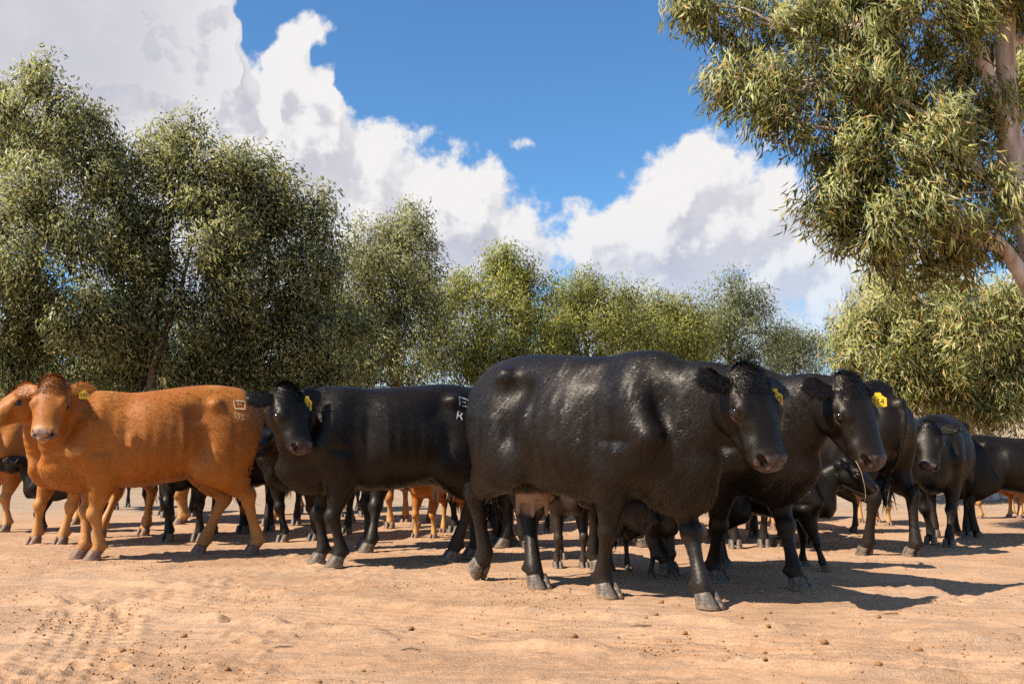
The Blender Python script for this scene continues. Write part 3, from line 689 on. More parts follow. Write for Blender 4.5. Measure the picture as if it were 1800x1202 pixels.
    HT([(.05, 0, -.120), (.12, 0, -.142), (.21 * sl, 0, -.132 - jw * .2), (.30 * sl, 0, -.112 - jw * .5), (.375 * sl, 0, -.096 - jw * .9), (.425 * sl, 0, -.090 - jw)],
       [.078, .088, .080, .070, .066, .054], [.06, .07, .065, .055, .042, .030], [.045, .048, .044, .040, .036, .028], .06 if jw == 0 else .03)
    S.ell(hp(.437 * sl, 0, -.026), np.array([.050, .094, .060]) * hs, H, k=.02 * hs)           # muzzle pad
    S.ell(hp(.405 * sl, 0, -.066), np.array([.070, .088, .036]) * hs, H, k=.02)                # upper lip
    S.ell(hp(-.015, 0, .055), np.array([.065, .075, .05]) * hs, H, k=.05)                       # poll
    for sg in (-1, 1):
        S.ell(hp(.115, sg * .082, -.075), np.array([.100, .050, .090]) * hs, H, k=.04)           # cheek
        S.ell(hp(.160, sg * .100, .030), np.array([.055, .036, .042]) * hs, H, k=.03)            # brow
        S.tube([hp(.20, sg * .095, -.01), hp(.28, sg * .088, -.03), hp(.33, sg * .082, -.045)], H[:, 1], H[:, 2], .018 * hs, .018 * hs, k=.03)
        S.bump(hp(.29, sg * .10, .015), .035, -.008); S.bump(hp(.24, sg * .115, -.055), .05, -.010)
        # eye socket, lids
        S.ell(hp(.172, sg * .138, .012), np.array([.037, .028, .0235]) * hs, H, k=.006, add=False)
        S.tube([hp(.142, sg * .126, .016), hp(.166, sg * .139, .040), hp(.204, sg * .122, .014)], H[:, 1], H[:, 2], .0085 * hs, .0085 * hs, k=.007, n=9)
        S.tube([hp(.142, sg * .126, .012), hp(.172, sg * .131, -.019), hp(.204, sg * .122, .006)], H[:, 1], H[:, 2], .0055 * hs, .0055 * hs, k=.007, n=9)
        # nostrils
        S.ell(hp(.452 * sl, sg * .056, -.008), np.array([.030, .030, .026]) * hs, H, k=.015)
        S.tube([hp(.492 * sl, sg * .046, -.020), hp(.470 * sl, sg * .064, -.008), hp(.446 * sl, sg * .082, -.002)], H[:, 1], H[:, 2], .018 * hs, .016 * hs, k=.006, n=7, add=False)
        # mouth corner line
        S.tube([hp(.490 * sl, sg * .005, -.092 - jw * .3), hp(.460 * sl, sg * .052, -.090 - jw * .3), hp(.405 * sl, sg * .080, -.086 - jw * .2), hp(.372 * sl, sg * .088, -.080)], H[:, 1], H[:, 2], .007 * hs, (.0055 + jw * .3) * hs, k=.008, n=10, add=False)
        # ears
        ea = o['ears'][0 if sg > 0 else 1]
        r0 = hp(.028, sg * .100, .012); dv = np.array(ea, float); dv = dv / np.linalg.norm(dv)
        ed = H @ np.array([dv[0], sg * dv[1], dv[2]])
        hf_ = H[:, 0] * np.array([1, 1, 0]); hf_ = hf_ / (np.linalg.norm(hf_) + 1e-6); flat = hf_ * .85 + np.array([0, 0, .50]); wv = np.cross(ed, flat); wv /= np.linalg.norm(wv)
        droop = np.array([0, 0, -.02])
        el = .205 * hs * (1 + .05 * calf)
        EP = [r0 - ed * .03, r0 + ed * el * .25, r0 + ed * el * .55 + droop * .3, r0 + ed * el * .82 + droop, r0 + ed * el + droop * 1.5]
        S.tube(EP, wv, np.cross(wv, ed), np.array([.032, .052, .068, .056, .018]) * hs, np.array([.028, .020, .014, .011, .008]) * hs, k=.018)
        cav = hf_ * .9 + np.array([0, 0, -.1]); cav -= ed * (cav @ ed); cav /= np.linalg.norm(cav)
        if o.get('res', (0.014, 0))[0] < .017:
            S.tube([r0 + ed * el * .22 + cav * .036 * hs, r0 + ed * el * .5 + cav * .036 * hs + droop * .3, r0 + ed * el * .78 + cav * .030 * hs + droop], np.cross(cav, ed), cav, np.array([.014, .026, .014]) * hs, np.array([.026, .030, .022]) * hs, k=.012, add=False)
    return S, hp, H, hs, sl

def vnormals(V, Q):
    n = np.cross(V[Q[:, 2]] - V[Q[:, 0]], V[Q[:, 3]] - V[Q[:, 1]])
    N = np.zeros_like(V)
    for j in range(4):
        for a in range(3): N[:, a] += np.bincount(Q[:, j], n[:, a], len(V))
    return N / (np.linalg.norm(N, axis=1)[:, None] + 1e-12)
def relax(V, Q, it=2, lam=.5):
    E = np.concatenate([Q[:, [0, 1]], Q[:, [1, 2]], Q[:, [2, 3]], Q[:, [3, 0]]]); n = len(V)
    deg = np.bincount(E.ravel(), minlength=n)[:, None]
    for i in range(it):
        S = np.zeros_like(V)
        for a in range(3):
            S[:, a] = np.bincount(E[:, 0], V[E[:, 1], a], n) + np.bincount(E[:, 1], V[E[:, 0], a], n)
        V = V + (lam if i % 2 == 0 else -lam * .95) * (S / deg - V)
    return V

# ---- coat materials: 'pig' = (muzzle skin, pale legs and belly, brown cast) pigment masks
def coat_mat(name, base, pale, brown, skin, rough, spec, sheen=0.0, hair=False):
    m, t, b, out = new_mat(name)
    tc = t.new('TexCoord'); at = t.new('Attribute', attribute_name='pig'); sp = t.new('SeparateXYZ', inp={0: at.outputs['Vector']})
    n1 = t.noise(tc.outputs['Object'], 3.5, 4, .6); n2 = t.noise(tc.outputs['Object'], 22, 5, .6)
    st = t.new('Mapping', inp={'Vector': tc.outputs['Object'], 'Scale': (30, 110, 70)}); n3 = t.noise(st.outputs[0], 2.2, 3, .6)
    c = t.mix(t.math('MULTIPLY', t.smooth(n1, .35, .7), .55), base, brown)
    c = t.mix(sp.outputs[1], c, pale)
    c = t.mix(t.math('MULTIPLY', sp.outputs[2], .8), c, brown)
    n5 = t.noise(tc.outputs['Object'], 6.5, 6, .7); c = t.mix(t.math('MULTIPLY', t.smooth(n5, .54, .74), .30), c, pale)
    c = t.mix(1.0, c, t.ramp(t.math('ADD', t.math('MULTIPLY', n2, .55), t.math('MULTIPLY', n3, .45)), [(.25, (.75, .75, .75)), (.75, (1.22, 1.22, 1.22))]), 'MULTIPLY')
    if not hair:
        c = t.mix(sp.outputs[0], c, t.mix(t.smooth(n2, .38, .62), skin, tuple(v * .35 for v in skin)))
        dk_ = t.new('Attribute', attribute_name='dark_skin_shade'); c = t.mix(dk_.outputs['Fac'], c, (.012, .007, .006))
        ud_ = t.new('Attribute', attribute_name='bare_skin'); c = t.mix(ud_.outputs['Fac'], c, t.mix(n1, (.30, .20, .135), (.22, .125, .08)))
    else:
        ri = t.new('NewGeometry').outputs['Random Per Island']
        c = t.mix(1.0, c, t.ramp(ri, [(0, (.78, .78, .78)), (1, (1.22, 1.22, 1.22))]), 'MULTIPLY')
    t.l.new(c, b.inputs['Base Color'])
    rr = t.math('ADD', rough - .12, t.math('MULTIPLY', n2, .24)); t.l.new(rr, b.inputs['Roughness'])
    b.inputs['Specular IOR Level'].default_value = spec; b.inputs['Specular Tint'].default_value = (1.0, .90, .80, 1)
    b.inputs['Sheen Weight'].default_value = sheen; b.inputs['Sheen Roughness'].default_value = .4
    if not hair:
        hgt = t.math('ADD', t.math('MULTIPLY', n3, .7), t.math('MULTIPLY', n2, .5))
        bp = t.new('Bump', inp={'Strength': .22, 'Distance': .004, 'Height': hgt}); t.l.new(bp.outputs[0], b.inputs['Normal'])
    return m
COATS = {
    'black': (coat_mat('black_coat', (.0046, .0036, .0030), (.022, .018, .0145), (.014, .0078, .0048), (.105, .070, .058), .46, .26), coat_mat('black_hair', (.0052, .0041, .0034), (.022, .018, .0145), (.016, .009, .0056), (.1, .1, .1), .43, .48, hair=True)),
    'red': (coat_mat('red_coat', (.385, .130, .016), (.53, .30, .110), (.27, .076, .008), (.36, .21, .15), .55, .35), coat_mat('red_hair', (.42, .148, .021), (.56, .33, .130), (.30, .090, .011), (.5, .3, .2), .46, .45, hair=True)),
    'brown': (coat_mat('brown_coat', (.018, .010, .007), (.030, .019, .013), (.030, .016, .009), (.12, .08, .07), .52, .45), None)}
def hoof_mat(name, horn, dust):
    m, t, b, out = new_mat(name); tc = t.new('TexCoord'); sp = t.new('SeparateXYZ', inp={0: tc.outputs['Object']}); z = sp.outputs[2]
    n = t.noise(tc.outputs['Object'], 45, 5, .65); n2 = t.noise(tc.outputs['Object'], 14, 3, .6); gi = t.new('ObjectInfo').outputs['Random']
    ring = t.noise(t.new('CombineXYZ', inp={0: 0.0, 1: 0.0, 2: t.math('ADD', z, t.math('MULTIPLY', n2, .02))}).outputs[0], 130, 2, .6)
    c = t.mix(ring, tuple(v * .45 for v in horn), tuple(v * 1.5 for v in horn)); c = t.mix(t.smooth(n, .42, .62), c, tuple(v * .8 for v in dust))
    c = t.mix(t.math('MULTIPLY', t.math('SUBTRACT', 1.0, t.smooth(t.math('ADD', z, t.math('MULTIPLY', n2, .03)), .015, .045)), .85), c, dust)
    c = t.mix(t.math('MULTIPLY', gi, .35), c, tuple(v * .5 for v in horn))
    t.l.new(c, b.inputs['Base Color']); b.inputs['Roughness'].default_value = .55; b.inputs['Specular IOR Level'].default_value = .4
    bp = t.new('Bump', inp={'Strength': .7, 'Distance': .004, 'Height': t.math('ADD', ring, n)}); t.l.new(bp.outputs[0], b.inputs['Normal'])
    return m
HOOF = {'black': hoof_mat('dark_hoof', (.075, .062, .050), (.30, .20, .125)), 'red': hoof_mat('pink_hoof', (.165, .082, .060), (.34, .22, .14)), 'brown': hoof_mat('grey_hoof', (.09, .07, .055), (.30, .20, .125))}
EYE = plain_mat('eye_gloss', (.010, .007, .006), .08, .6)
TAGM = plain_mat('yellow_plastic', (.66, .44, .015), .38, .4)
INK = plain_mat('black_ink', (.015, .015, .015), .6, .3)
FROST = {'black': plain_mat('frost_white_hair', (.40, .39, .37), .7, .2), 'red': plain_mat('cream_hair', (.50, .36, .21), .7, .2)}

def hoof_mesh(name, mat, size=1.0):
    """Two claws with a cleft, toes towards +x, sole on z=0."""
    V = []; Q = []
    for sg in (-1, 1):
        o = len(V); n = 14; lev = [(.088, -.012, .046, .026), (.078, -.010, .051, .029), (.050, .003, .058, .031), (.020, .014, .066, .033), (.004, .018, .070, .034), (0, .018, .066, .031)]
        for (z, cx, rx, ry) in lev:
            for j in range(n):
                a = 2 * math.pi * j / n; c, s_ = math.cos(a), math.sin(a)
                x = cx + rx * (abs(c) ** .85) * (1 if c > 0 else -.88); y = ry * (abs(s_) ** .9) * (1 if s_ > 0 else -1)
                if y * sg < 0: y *= .82
                x += 0; yy = sg * (.0315 + .004 * (1 - z / .09)) + y - sg * max(0, (x - .03)) * .22
                zz = z + (max(0, .02 - x) * -.25 * (z / .088))
                V.append((x * size, yy * size, zz * size))
        for l in range(len(lev) - 1):
            for j in range(n):
                Q.append((o + l * n + (j + 1) % n, o + l * n + j, o + (l + 1) * n + j, o + (l + 1) * n + (j + 1) % n))
        Q.append(tuple(o + j for j in range(n))); Q.append(tuple(o + (len(lev) - 1) * n + j for j in reversed(range(n))))
    me = mesh_obj(name, V, Q, mat)
    return me

def fur(V, Q, N, o, hp, H, hs, dens, pig):
    """Short blades of hair lying along the coat: returns verts, tris, normals, pigment."""
    rg = np.random.default_rng(o.get('seed', 1))
    a = np.linalg.norm(np.cross(V[Q[:, 2]] - V[Q[:, 0]], V[Q[:, 3]] - V[Q[:, 1]]), axis=1) * .5
    C = V[Q].mean(1); hc = hp(.2, 0, 0); earz = hp(.02, 0, 0)
    Hl = (C - hp(0, 0, 0)) @ H / hs
    inhead = (np.linalg.norm(Hl - (.2, 0, -.03), axis=1) < .36)
    ear = inhead & (np.abs(Hl[:, 1]) > .150) & (Hl[:, 0] < .14)
    pollm = inhead & ~ear & (Hl[:, 0] < .10) & (Hl[:, 2] > .045)
    muz = pig[Q].mean(1)[:, 0] > .25
    w = a.copy(); w[ear] *= 2.2; w[pollm] *= 3.0; w[inhead & ~ear & ~pollm] *= 1.7; w[muz] = 0; w[(C[:, 2] < .10)] = 0
    n = int(dens); f = rg.choice(len(Q), n, p=w / w.sum())
    u = rg.random((n, 2)); q = Q[f]
    P = (V[q[:, 0]] * (1 - u[:, :1]) + V[q[:, 1]] * u[:, :1]) * (1 - u[:, 1:]) + (V[q[:, 3]] * (1 - u[:, :1]) + V[q[:, 2]] * u[:, :1]) * u[:, 1:]
    Nn = N[q].mean(1); Nn /= np.linalg.norm(Nn, axis=1)[:, None]
    flow = np.tile([-.75, 0, -.65], (n, 1))
    leg = P[:, 2] < .55; flow[leg] = (-.15, 0, -1.0)
    hw = np.clip((.36 - np.linalg.norm(Hl[f] - (.2, 0, -.03), axis=1)) / .16, 0, 1)[:, None]; flow = flow * (1 - hw) + (H[:, 0] * .9 - np.array([0, 0, .2])) * hw
    out = H @ np.array([0, 1., 0]); flow[ear[f]] = (out * np.sign(Hl[f][ear[f]][:, 1:2]) * .9 + np.array([0, 0, -.45]))
    flow[pollm[f]] = H[:, 0] * .8 + np.array([0, 0, -.1])
    flow += rg.normal(0, .28, (n, 3)); sw = np.stack([vnoise(P[:, 0] * 7 + P[:, 1] * 5, P[:, 2] * 7, 3) - .5, vnoise(P[:, 0] * 6, P[:, 2] * 6 + 40, 5) - .5, vnoise(P[:, 0] * 7, P[:, 2] * 5 + 9, 8) - .5], 1); flow += sw * .9
    flow -= Nn * np.sum(flow * Nn, 1)[:, None]; flow /= np.linalg.norm(flow, axis=1)[:, None] + 1e-9
    ln = np.full(n, .020); ln[ear[f]] = .036; ln[pollm[f]] = .040; ln[leg] = .013; hf2 = inhead[f] & ~ear[f]; ln[hf2] = ((.020 - .008 * hw[:, 0]) + .030 * np.clip((.17 - Hl[f][:, 0]) / .15, 0, 1) ** 1.5 * np.clip((Hl[f][:, 2] - .0) / .07, 0, 1))[hf2]
    low = (P[:, 2] < .68 + o.get('belly', 0)) & (P[:, 2] > .5) & (np.abs(P[:, 1]) < .2) & (P[:, 0] < .95); ln[low] = .034
    ln *= o.get('hairlen', 1.0) * rg.uniform(.6, 1.35, n)
    lift = rg.uniform(.10, .34, n); lift[pollm[f]] = rg.uniform(.12, .60, pollm[f].sum())
    tip = P + (flow * np.cos(lift)[:, None] + Nn * np.sin(lift)[:, None]) * ln[:, None]
    sidev = np.cross(flow, Nn); wdt = (.0016 + .028 * ln)[:, None] * rg.uniform(.7, 1.2, (n, 1))
    Pb = P - Nn * .002
    VV = np.stack([Pb - sidev * wdt, Pb + sidev * wdt, tip], 1).reshape(-1, 3)
    T = np.arange(3 * n).reshape(-1, 3)
    al = -.75 * P[:, 0] - .65 * P[:, 2]; ac = .65 * P[:, 0] - .75 * P[:, 2] + .8 * P[:, 1]
    wv_ = np.stack([vnoise(ac * 75 + k_ * 3.3, al * 13 + k_ * 9.7, 50 + k_) - .5 for k_ in range(3)], 1) * .42 + np.stack([vnoise(ac * 24, al * 12 + k_ * 9.7, 60 + k_) - .5 for k_ in range(3)], 1) * .22
    NN = Nn + rg.normal(0, .10, (n, 3)) + wv_ + flow * .12; NN /= np.linalg.norm(NN, axis=1)[:, None]
    NN = np.repeat(NN, 3, 0); pg = np.repeat(pig[q[:, 0]], 3, 0)
    return VV, T, NN, pg

def text_mesh(txt, size):
    c = bpy.data.curves.new('txt', 'FONT'); c.body = txt; c.size = size; c.align_x = 'CENTER'; c.align_y = 'CENTER'; c.resolution_u = 3
    ob = bpy.data.objects.new('txt', c); COL.objects.link(ob)
    me = bpy.data.meshes.new_from_object(ob.evaluated_get(bpy.context.evaluated_depsgraph_get()))
    V = np.array([v.co[:] for v in me.vertices]); F = [tuple(p.vertices) for p in me.polygons]
    bpy.data.objects.remove(ob); bpy.data.curves.remove(c); bpy.data.meshes.remove(me)
    return V, F
def split_tris(V, F, maxlen):
    import bmesh
    bm = bmesh.new(); vs = [bm.verts.new(v) for v in V]
    for f in F:
        try: bm.faces.new([vs[i] for i in f])
        except ValueError: pass
    bmesh.ops.triangulate(bm, faces=bm.faces[:])
    for _ in range(5):
        e = [e for e in bm.edges if e.calc_length() > maxlen]
        if not e: break
        bmesh.ops.subdivide_edges(bm, edges=e, cuts=1); bmesh.ops.triangulate(bm, faces=bm.faces[:])
    bm.verts.index_update()
    V = np.array([v.co[:] for v in bm.verts]); F = [tuple(v.index for v in f.verts) for f in bm.faces]; bm.free()
    return V, F

HERD = []
def make_cow(o):
    coat = o['coat']; s = o['s']
    root = empty(o.get('name', 'cow'), (*o['loc'], float(terrain(*o['loc']))), R(o['yaw'])); root.scale = (s, s, s)
    tag(root, o['label'], o.get('cat', 'cow'), o.get('group'))
    # feet: world ground points -> animal space
    dflt = {'LF': (.50, .16), 'RF': (.50, -.16), 'LH': (-.62, .17), 'RH': (-.62, -.17)}
    ft = {}
    c, sn = math.cos(R(o['yaw'])), math.sin(R(o['yaw']))
    for k, d in dflt.items():
        g = o.get('wfeet', {}).get(k)
        if g:
            dx, dy = g[0] - o['loc'][0], g[1] - o['loc'][1]
            ft[k] = ((dx * c + dy * sn) / s, (-dx * sn + dy * c) / s) + tuple(g[2:])
        else: ft[k] = tuple(o.get('feet', {}).get(k, d))
    o = dict(o); o['feet'] = ft
    S, hp, H, hs, sl = cow_skin(o)
    V, Q = S.mesh(); V = relax(V, Q, 4, .5)
    # pigment
    Hl = (V - hp(0, 0, 0)) @ H / hs
    pig = np.zeros((len(V), 3), np.float32)
    inh = np.linalg.norm(Hl - (.25, 0, 0), axis=1) < .42
    nz = vnoise(V[:, 0] * 30, V[:, 2] * 30 + V[:, 1] * 20, 4)
    mz = np.clip((Hl[:, 0] - .437 * sl + (nz - .5) * .02 - (Hl[:, 2] < -.05) * .012) / .014, 0, 1) * inh * (np.abs(Hl[:, 1]) < .13)
    pig[:, 0] = mz; bare = np.zeros(len(V))
    for sg in (-1, 1):      # moist rim under each eye
        de = np.linalg.norm((Hl - (.176, sg * .134, -.014)) / (.030, .03, .008), axis=1); bare = np.maximum(bare, np.clip(1.3 - de, 0, 1) * .8) if o.get('fur') else bare
    if o.get('udder'):
        b0 = bare; du = np.linalg.norm((V - (-.40, 0, .50 + o.get('belly', 0))) / (.15, .13, .085), axis=1); bare = np.clip((1.25 - du) / .3, 0, 1) * np.clip((.60 - V[:, 2] + o.get('belly', 0)) / .05, 0, 1); bare = np.maximum(bare, b0)
    pale = np.clip((.56 - V[:, 2]) / .35, 0, 1) * (V[:, 2] < .56); pig[:, 1] = pale * .75
    pig[:, 1] = np.maximum(pig[:, 1], .7 * np.clip(1 - np.abs(Hl[:, 0] - .39) / .05, 0, 1) * inh)
    pig[:, 2] = o.get('brown', 0.0) * vnoise(V[:, 0] * 2.2 + 5, V[:, 2] * 2.5 + V[:, 1], 9)
    pig[:, 2] = np.maximum(pig[:, 2], inh * (Hl[:, 0] < .12) * (Hl[:, 2] > .02) * .25 * (coat == 'red'))
    body = mesh_obj('body', V, Q, COATS[coat][0], root)
    at = body.data.attributes.new('pig', 'FLOAT_VECTOR', 'POINT'); at.data.foreach_set('vector', pig.ravel())
    dark = np.zeros(len(V), np.float32)  # dark nostril pigment, with shade of nostrils, mouth crease and eye sockets painted in
    if o.get('res', (1, 1))[1] < .011:
        for sg in (-1, 1):
            dn = np.linalg.norm((Hl - (.466 * sl, sg * .060, -.012)) @ np.array([[.75, -.66 * sg, 0], [.66 * sg, .75, 0], [0, 0, 1]]) / (.030, .021, .0165), axis=1); dark = np.maximum(dark, np.clip((1.1 - dn) / .25, 0, 1))
            ml = np.abs(Hl[:, 2] + .089 + .02 * (.45 - Hl[:, 0])) < .0055; dark = np.maximum(dark, ml * inh * (Hl[:, 0] > .35) * .75)
            de = np.linalg.norm((Hl - (.172, sg * .136, .010)) / (.040, .03, .027), axis=1); dark = np.maximum(dark, np.clip((1.05 - de) / .3, 0, 1) * .85)
    ad = body.data.attributes.new('dark_skin_shade', 'FLOAT', 'POINT'); ad.data.foreach_set('value', dark.astype(np.float32)); pig[:, 0] = np.maximum(pig[:, 0], dark)
    at = body.data.attributes.new('bare_skin', 'FLOAT', 'POINT'); at.data.foreach_set('value', bare.astype(np.float32))
    pig[:, 0] = np.maximum(pig[:, 0], bare)
    # hooves
    for k, f in ft.items():
        key = 'hoof_' + coat
        if key not in bpy.data.meshes:
            t_ = hoof_mesh('hoof', HOOF[coat]); t_.data.name = key; bpy.data.objects.remove(t_)
        hb = bpy.data.objects.new('hoof', bpy.data.meshes[key]); COL.objects.link(hb); hb.parent = root
        hb.location = (f[0], f[1], f[2] if len(f) > 2 else 0); hb.rotation_euler = (0, R(f[3]) if len(f) > 3 else 0, R(f[4] if len(f) > 4 else 0))
    # eyes
    for sg in (-1, 1):
        key = 'eyeball'
        if key not in bpy.data.meshes:
            import bmesh
            bm = bmesh.new(); bmesh.ops.create_uvsphere(bm, u_segments=20, v_segments=12, radius=.029); me = bpy.data.meshes.new(key); bm.to_mesh(me); bm.free()
            me.polygons.foreach_set('use_smooth', np.ones(len(me.polygons), bool)); me.materials.append(EYE)
        e = bpy.data.objects.new('eye', bpy.data.meshes[key]); COL.objects.link(e); e.parent = root; e.location = hp(.172, sg * .1225, .009); e.scale = (hs, hs, hs)
    N = vnormals(V, Q)
    if np.sum(N[:, 2] * (V[:, 2] - V[:, 2].mean())) < 0: N = -N
    if o.get('fur'):
        VV, T, NN, pg = fur(V, Q, N, o, hp, H, hs, o['fur'], pig)
        fo = mesh_obj('coat_hair', VV, T, COATS[coat][1], root); fo['kind'] = 'stuff'
        a2 = fo.data.attributes.new('pig', 'FLOAT_VECTOR', 'POINT'); a2.data.foreach_set('vector', pg.astype(np.float32).ravel())
        a4 = fo.data.attributes.new('custom_normal', 'FLOAT_VECTOR', 'POINT'); a4.data.foreach_set('vector', NN.astype(np.float32).ravel())
    # tail switch: a brush of long hairs
    tl = np.array(o.get('tail', [(-.81, 0, 1.24), (-.865, .01, 1.12), (-.845, .02, .82), (-.80, .03, .55)])[-2:])
    if o.get('switch', 1):
        rg = np.random.default_rng(3); parts = []
        for i in range(60 if o.get('fur') else 26):
            st = tl[0] * .25 + tl[1] * .75 + (tl[1] - tl[0]) * rg.uniform(0, .35) + rg.normal(0, .008, 3)
            L = rg.uniform(.16, .30); dr = np.array([rg.normal(0, .12), rg.normal(0, .12), -1]);
            p = [st, st + dr * L * .5 + rg.normal(0, .012, 3), st + dr * L + rg.normal(0, .03, 3)]
            parts.append(tube_mesh(p, [.005, .006, .001], 3))
        v, q = join_parts(parts); sw = mesh_obj('tail_switch', v, q, COATS[coat][1] or COATS[coat][0], root); sw['kind'] = 'stuff'
        a3 = sw.data.attributes.new('pig', 'FLOAT_VECTOR', 'POINT')
    # ear tag
    for (sg, txt, off, tw, th_, rot) in o.get('tags', []):
        ea = np.array(o['ears'][0 if sg > 0 else 1], float); ea /= np.linalg.norm(ea); ed = H @ np.array([ea[0], sg * ea[1], ea[2]])
        c0 = hp(.028, sg * .100, .012) + ed * .205 * hs * off[0]
        # plate faces along the head's nose direction (flattened to the horizon), yawed by rot
        nrm = H[:, 0] * np.array([1, 1, 0]); nrm /= np.linalg.norm(nrm); an = R(rot); nrm = np.array([nrm[0] * math.cos(an) - nrm[1] * math.sin(an), nrm[0] * math.sin(an) + nrm[1] * math.cos(an), 0])
        c0 = c0 + nrm * off[1] + np.array([0, 0, off[2]]); zz = np.array([0, 0, 1.]); xx = np.cross(zz, nrm)
        Mx = Matrix(((xx[0], zz[0], nrm[0], c0[0]), (xx[1], zz[1], nrm[1], c0[1]), (xx[2], zz[2], nrm[2], c0[2]), (0, 0, 0, 1)))
        prof = [(-.5, -.5), (-.35, -.56), (.35, -.56), (.5, -.5), (.5, .12), (.24, .34), (.15, .56), (-.15, .56), (-.24, .34), (-.5, .12)]
        n = len(prof); V2 = [(a * tw, b * th_, .0012) for a, b in prof] + [(a * tw, b * th_, -.0012) for a, b in prof]
        F2 = [tuple(range(n)), tuple(reversed(range(n, 2 * n)))] + [(i, n + i, n + (i + 1) % n, (i + 1) % n) for i in range(n)]
        tg = mesh_obj('ear_tag', V2, F2, TAGM, root, smooth=False); tg.matrix_local = Mx
        tv, tf = text_mesh(txt, th_ * .62); tv[:, 2] += .0022; tv[:, 1] -= th_ * .16
        lt = mesh_obj('tag_number', tv, tf, INK, tg, smooth=False)
    # freeze brand: white hair in the hide
    for (strokes, c0, sg, roll) in o.get('brands', []):
        parts = []
        for kind, val, dx, dz, size in strokes:
            if kind == 'text': v, f = text_mesh(val, size)
            else:
                v = []; f = []
                for (a, b, c_, d_) in val:
                    p0 = np.array([a, b]); p1 = np.array([c_, d_]); dd = p1 - p0; nn = np.array([-dd[1], dd[0]]); nn = nn / np.linalg.norm(nn) * .0050
                    k0 = len(v); v += [(*(p0 + nn), 0), (*(p0 - nn), 0), (*(p1 - nn), 0), (*(p1 + nn), 0)]; f.append((k0, k0 + 1, k0 + 2, k0 + 3))
                v = np.array(v, float)
            v = v.copy(); v[:, 0] += dx; v[:, 1] += dz; v, f = split_tris(v, f, .011)
            cr, sr = math.cos(R(roll)), math.sin(R(roll)); v2 = v.copy(); v2[:, 0] = v[:, 0] * cr - v[:, 1] * sr; v2[:, 1] = v[:, 0] * sr + v[:, 1] * cr
            # wrap on the flank: local x of the brand runs along -sg*x of the animal
            from mathutils.bvhtree import BVHTree
            bv = o.setdefault('_bvh', BVHTree.FromPolygons([tuple(p) for p in V], [tuple(int(i) for i in q) for q in Q]))
            W = []
            for p in v2:
                org = Vector((c0[0] - sg * p[0], sg * .8, c0[1] + p[1])); hit = bv.ray_cast(org, Vector((0, -sg, 0)))
                q = hit[0] if hit[0] else Vector((c0[0], sg * .2, c0[1])); nm = hit[1] if hit[0] else Vector((0, sg, 0))
                if nm.y * sg < 0: nm = -nm
                W.append(tuple(q + nm * .0075))
            parts.append((W, f))
        for w_, f in parts:
            f = [q for q in f if vnoise(np.array([w_[q[0]][0] * 90]), np.array([w_[q[0]][2] * 90]), 5)[0] > .30]
            mesh_obj('freeze_brand', w_, f, FROST[coat], root, smooth=False)
    HERD.append(root)
    return root
def copy_tree(o, parent=None):
    c = o.copy(); COL.objects.link(c); c.parent = parent
    for ch in list(o.children): copy_tree(ch, c)
    return c
# ================================================================== the herd
EARS = ((-.30, 1, .05), (-.30, 1, .05))
# the big black cow walking past
make_cow(dict(label='largest black cow walking with one hind hoof lifted, ear tag 230', coat='black', s=1.02, loc=(.435, 5.905), yaw=-44, poll=(1.06, -.04, 1.14), head=(-17, 60, 0), hs=1.03, lean=1.5, brisket=1.45, rump=.04, wide=.95, ears=((-.25, 1, -.10), (-.35, 1, .12)), udder=.82, res=(.0165, .0082), brown=.35,
    wfeet={'RH': (-.235, 6.52, .074, 58), 'LH': (.155, 6.15), 'RF': (.541, 5.763), 'LF': (1.03, 5.37)}, fur=118000, tags=[(1, '230', (.55, .055, -.062), .085, .080, -44)], seed=2))
# the ginger heifer looking at the camera
make_cow(dict(label='ginger heifer standing side on and staring at the viewer, brand on rump', coat='red', s=.96, loc=(-2.83, 7.99), yaw=204, poll=(.80, .32, 1.34), head=(76, 56, 0), hs=.97, tail=[(-.81, 0, 1.24), (-.85, -.04, 1.12), (-.80, -.10, .82), (-.75, -.12, .6)], ears=((-.30, 1, .02), (-.30, 1, -.22)), res=(.0185, .0092), belly=.06, fat=.01, brown=1.0, hairlen=.85, rump=.075,
    wfeet={'LF': (-3.195, 7.756), 'RF': (-3.344, 7.84), 'RH': (-2.526, 8.194), 'LH': (-2.11, 8.241)}, fur=78000, tags=[(1, '551', (.66, .035, -.055), .070, .062, 12)], seed=3,
    brands=[([('line', [(-.045, .03, .05, .045), (-.045, .03, -.02, -.035), (.05, .045, .06, -.02), (-.02, -.035, .06, -.02), (-.01, .01, .035, .015)], 0, .05, 1), ('text', 'S5S', .02, -.045, .070)], (-.60, 1.20), 1, -12)]))
# the black cow tagged R1
make_cow(dict(label='black cow with yellow ear tag R1 and white brand R1 on the hip', coat='black', s=.97, loc=(-.91, 7.62), yaw=201.5, poll=(.90, .33, 1.24), head=(120, 56, 6), ears=((-.30, 1, .20), (-.20, 1, .02)), res=(.0185, .0092), udder=.7, belly=.03, brown=.45, lean=1.0,
    wfeet={'LF': (-1.269, 7.326), 'RF': (-1.441, 7.555), 'LH': (-.463, 7.715), 'RH': (-.316, 7.926)}, fur=82000, tags=[(1, 'R1', (.46, .055, -.066), .072, .095, -44)], seed=4,
    brands=[([('line', [(-.05, .035, .04, .035), (.04, .035, .055, -.025), (-.05, .035, -.035, -.025), (-.035, -.025, .055, -.025), (-.02, .005, .02, .005)], -.01, .06, 1), ('text', 'R', -.03, -.05, .10), ('text', '1', .08, -.06, .10)], (-.50, 1.17), 1, -10)]))
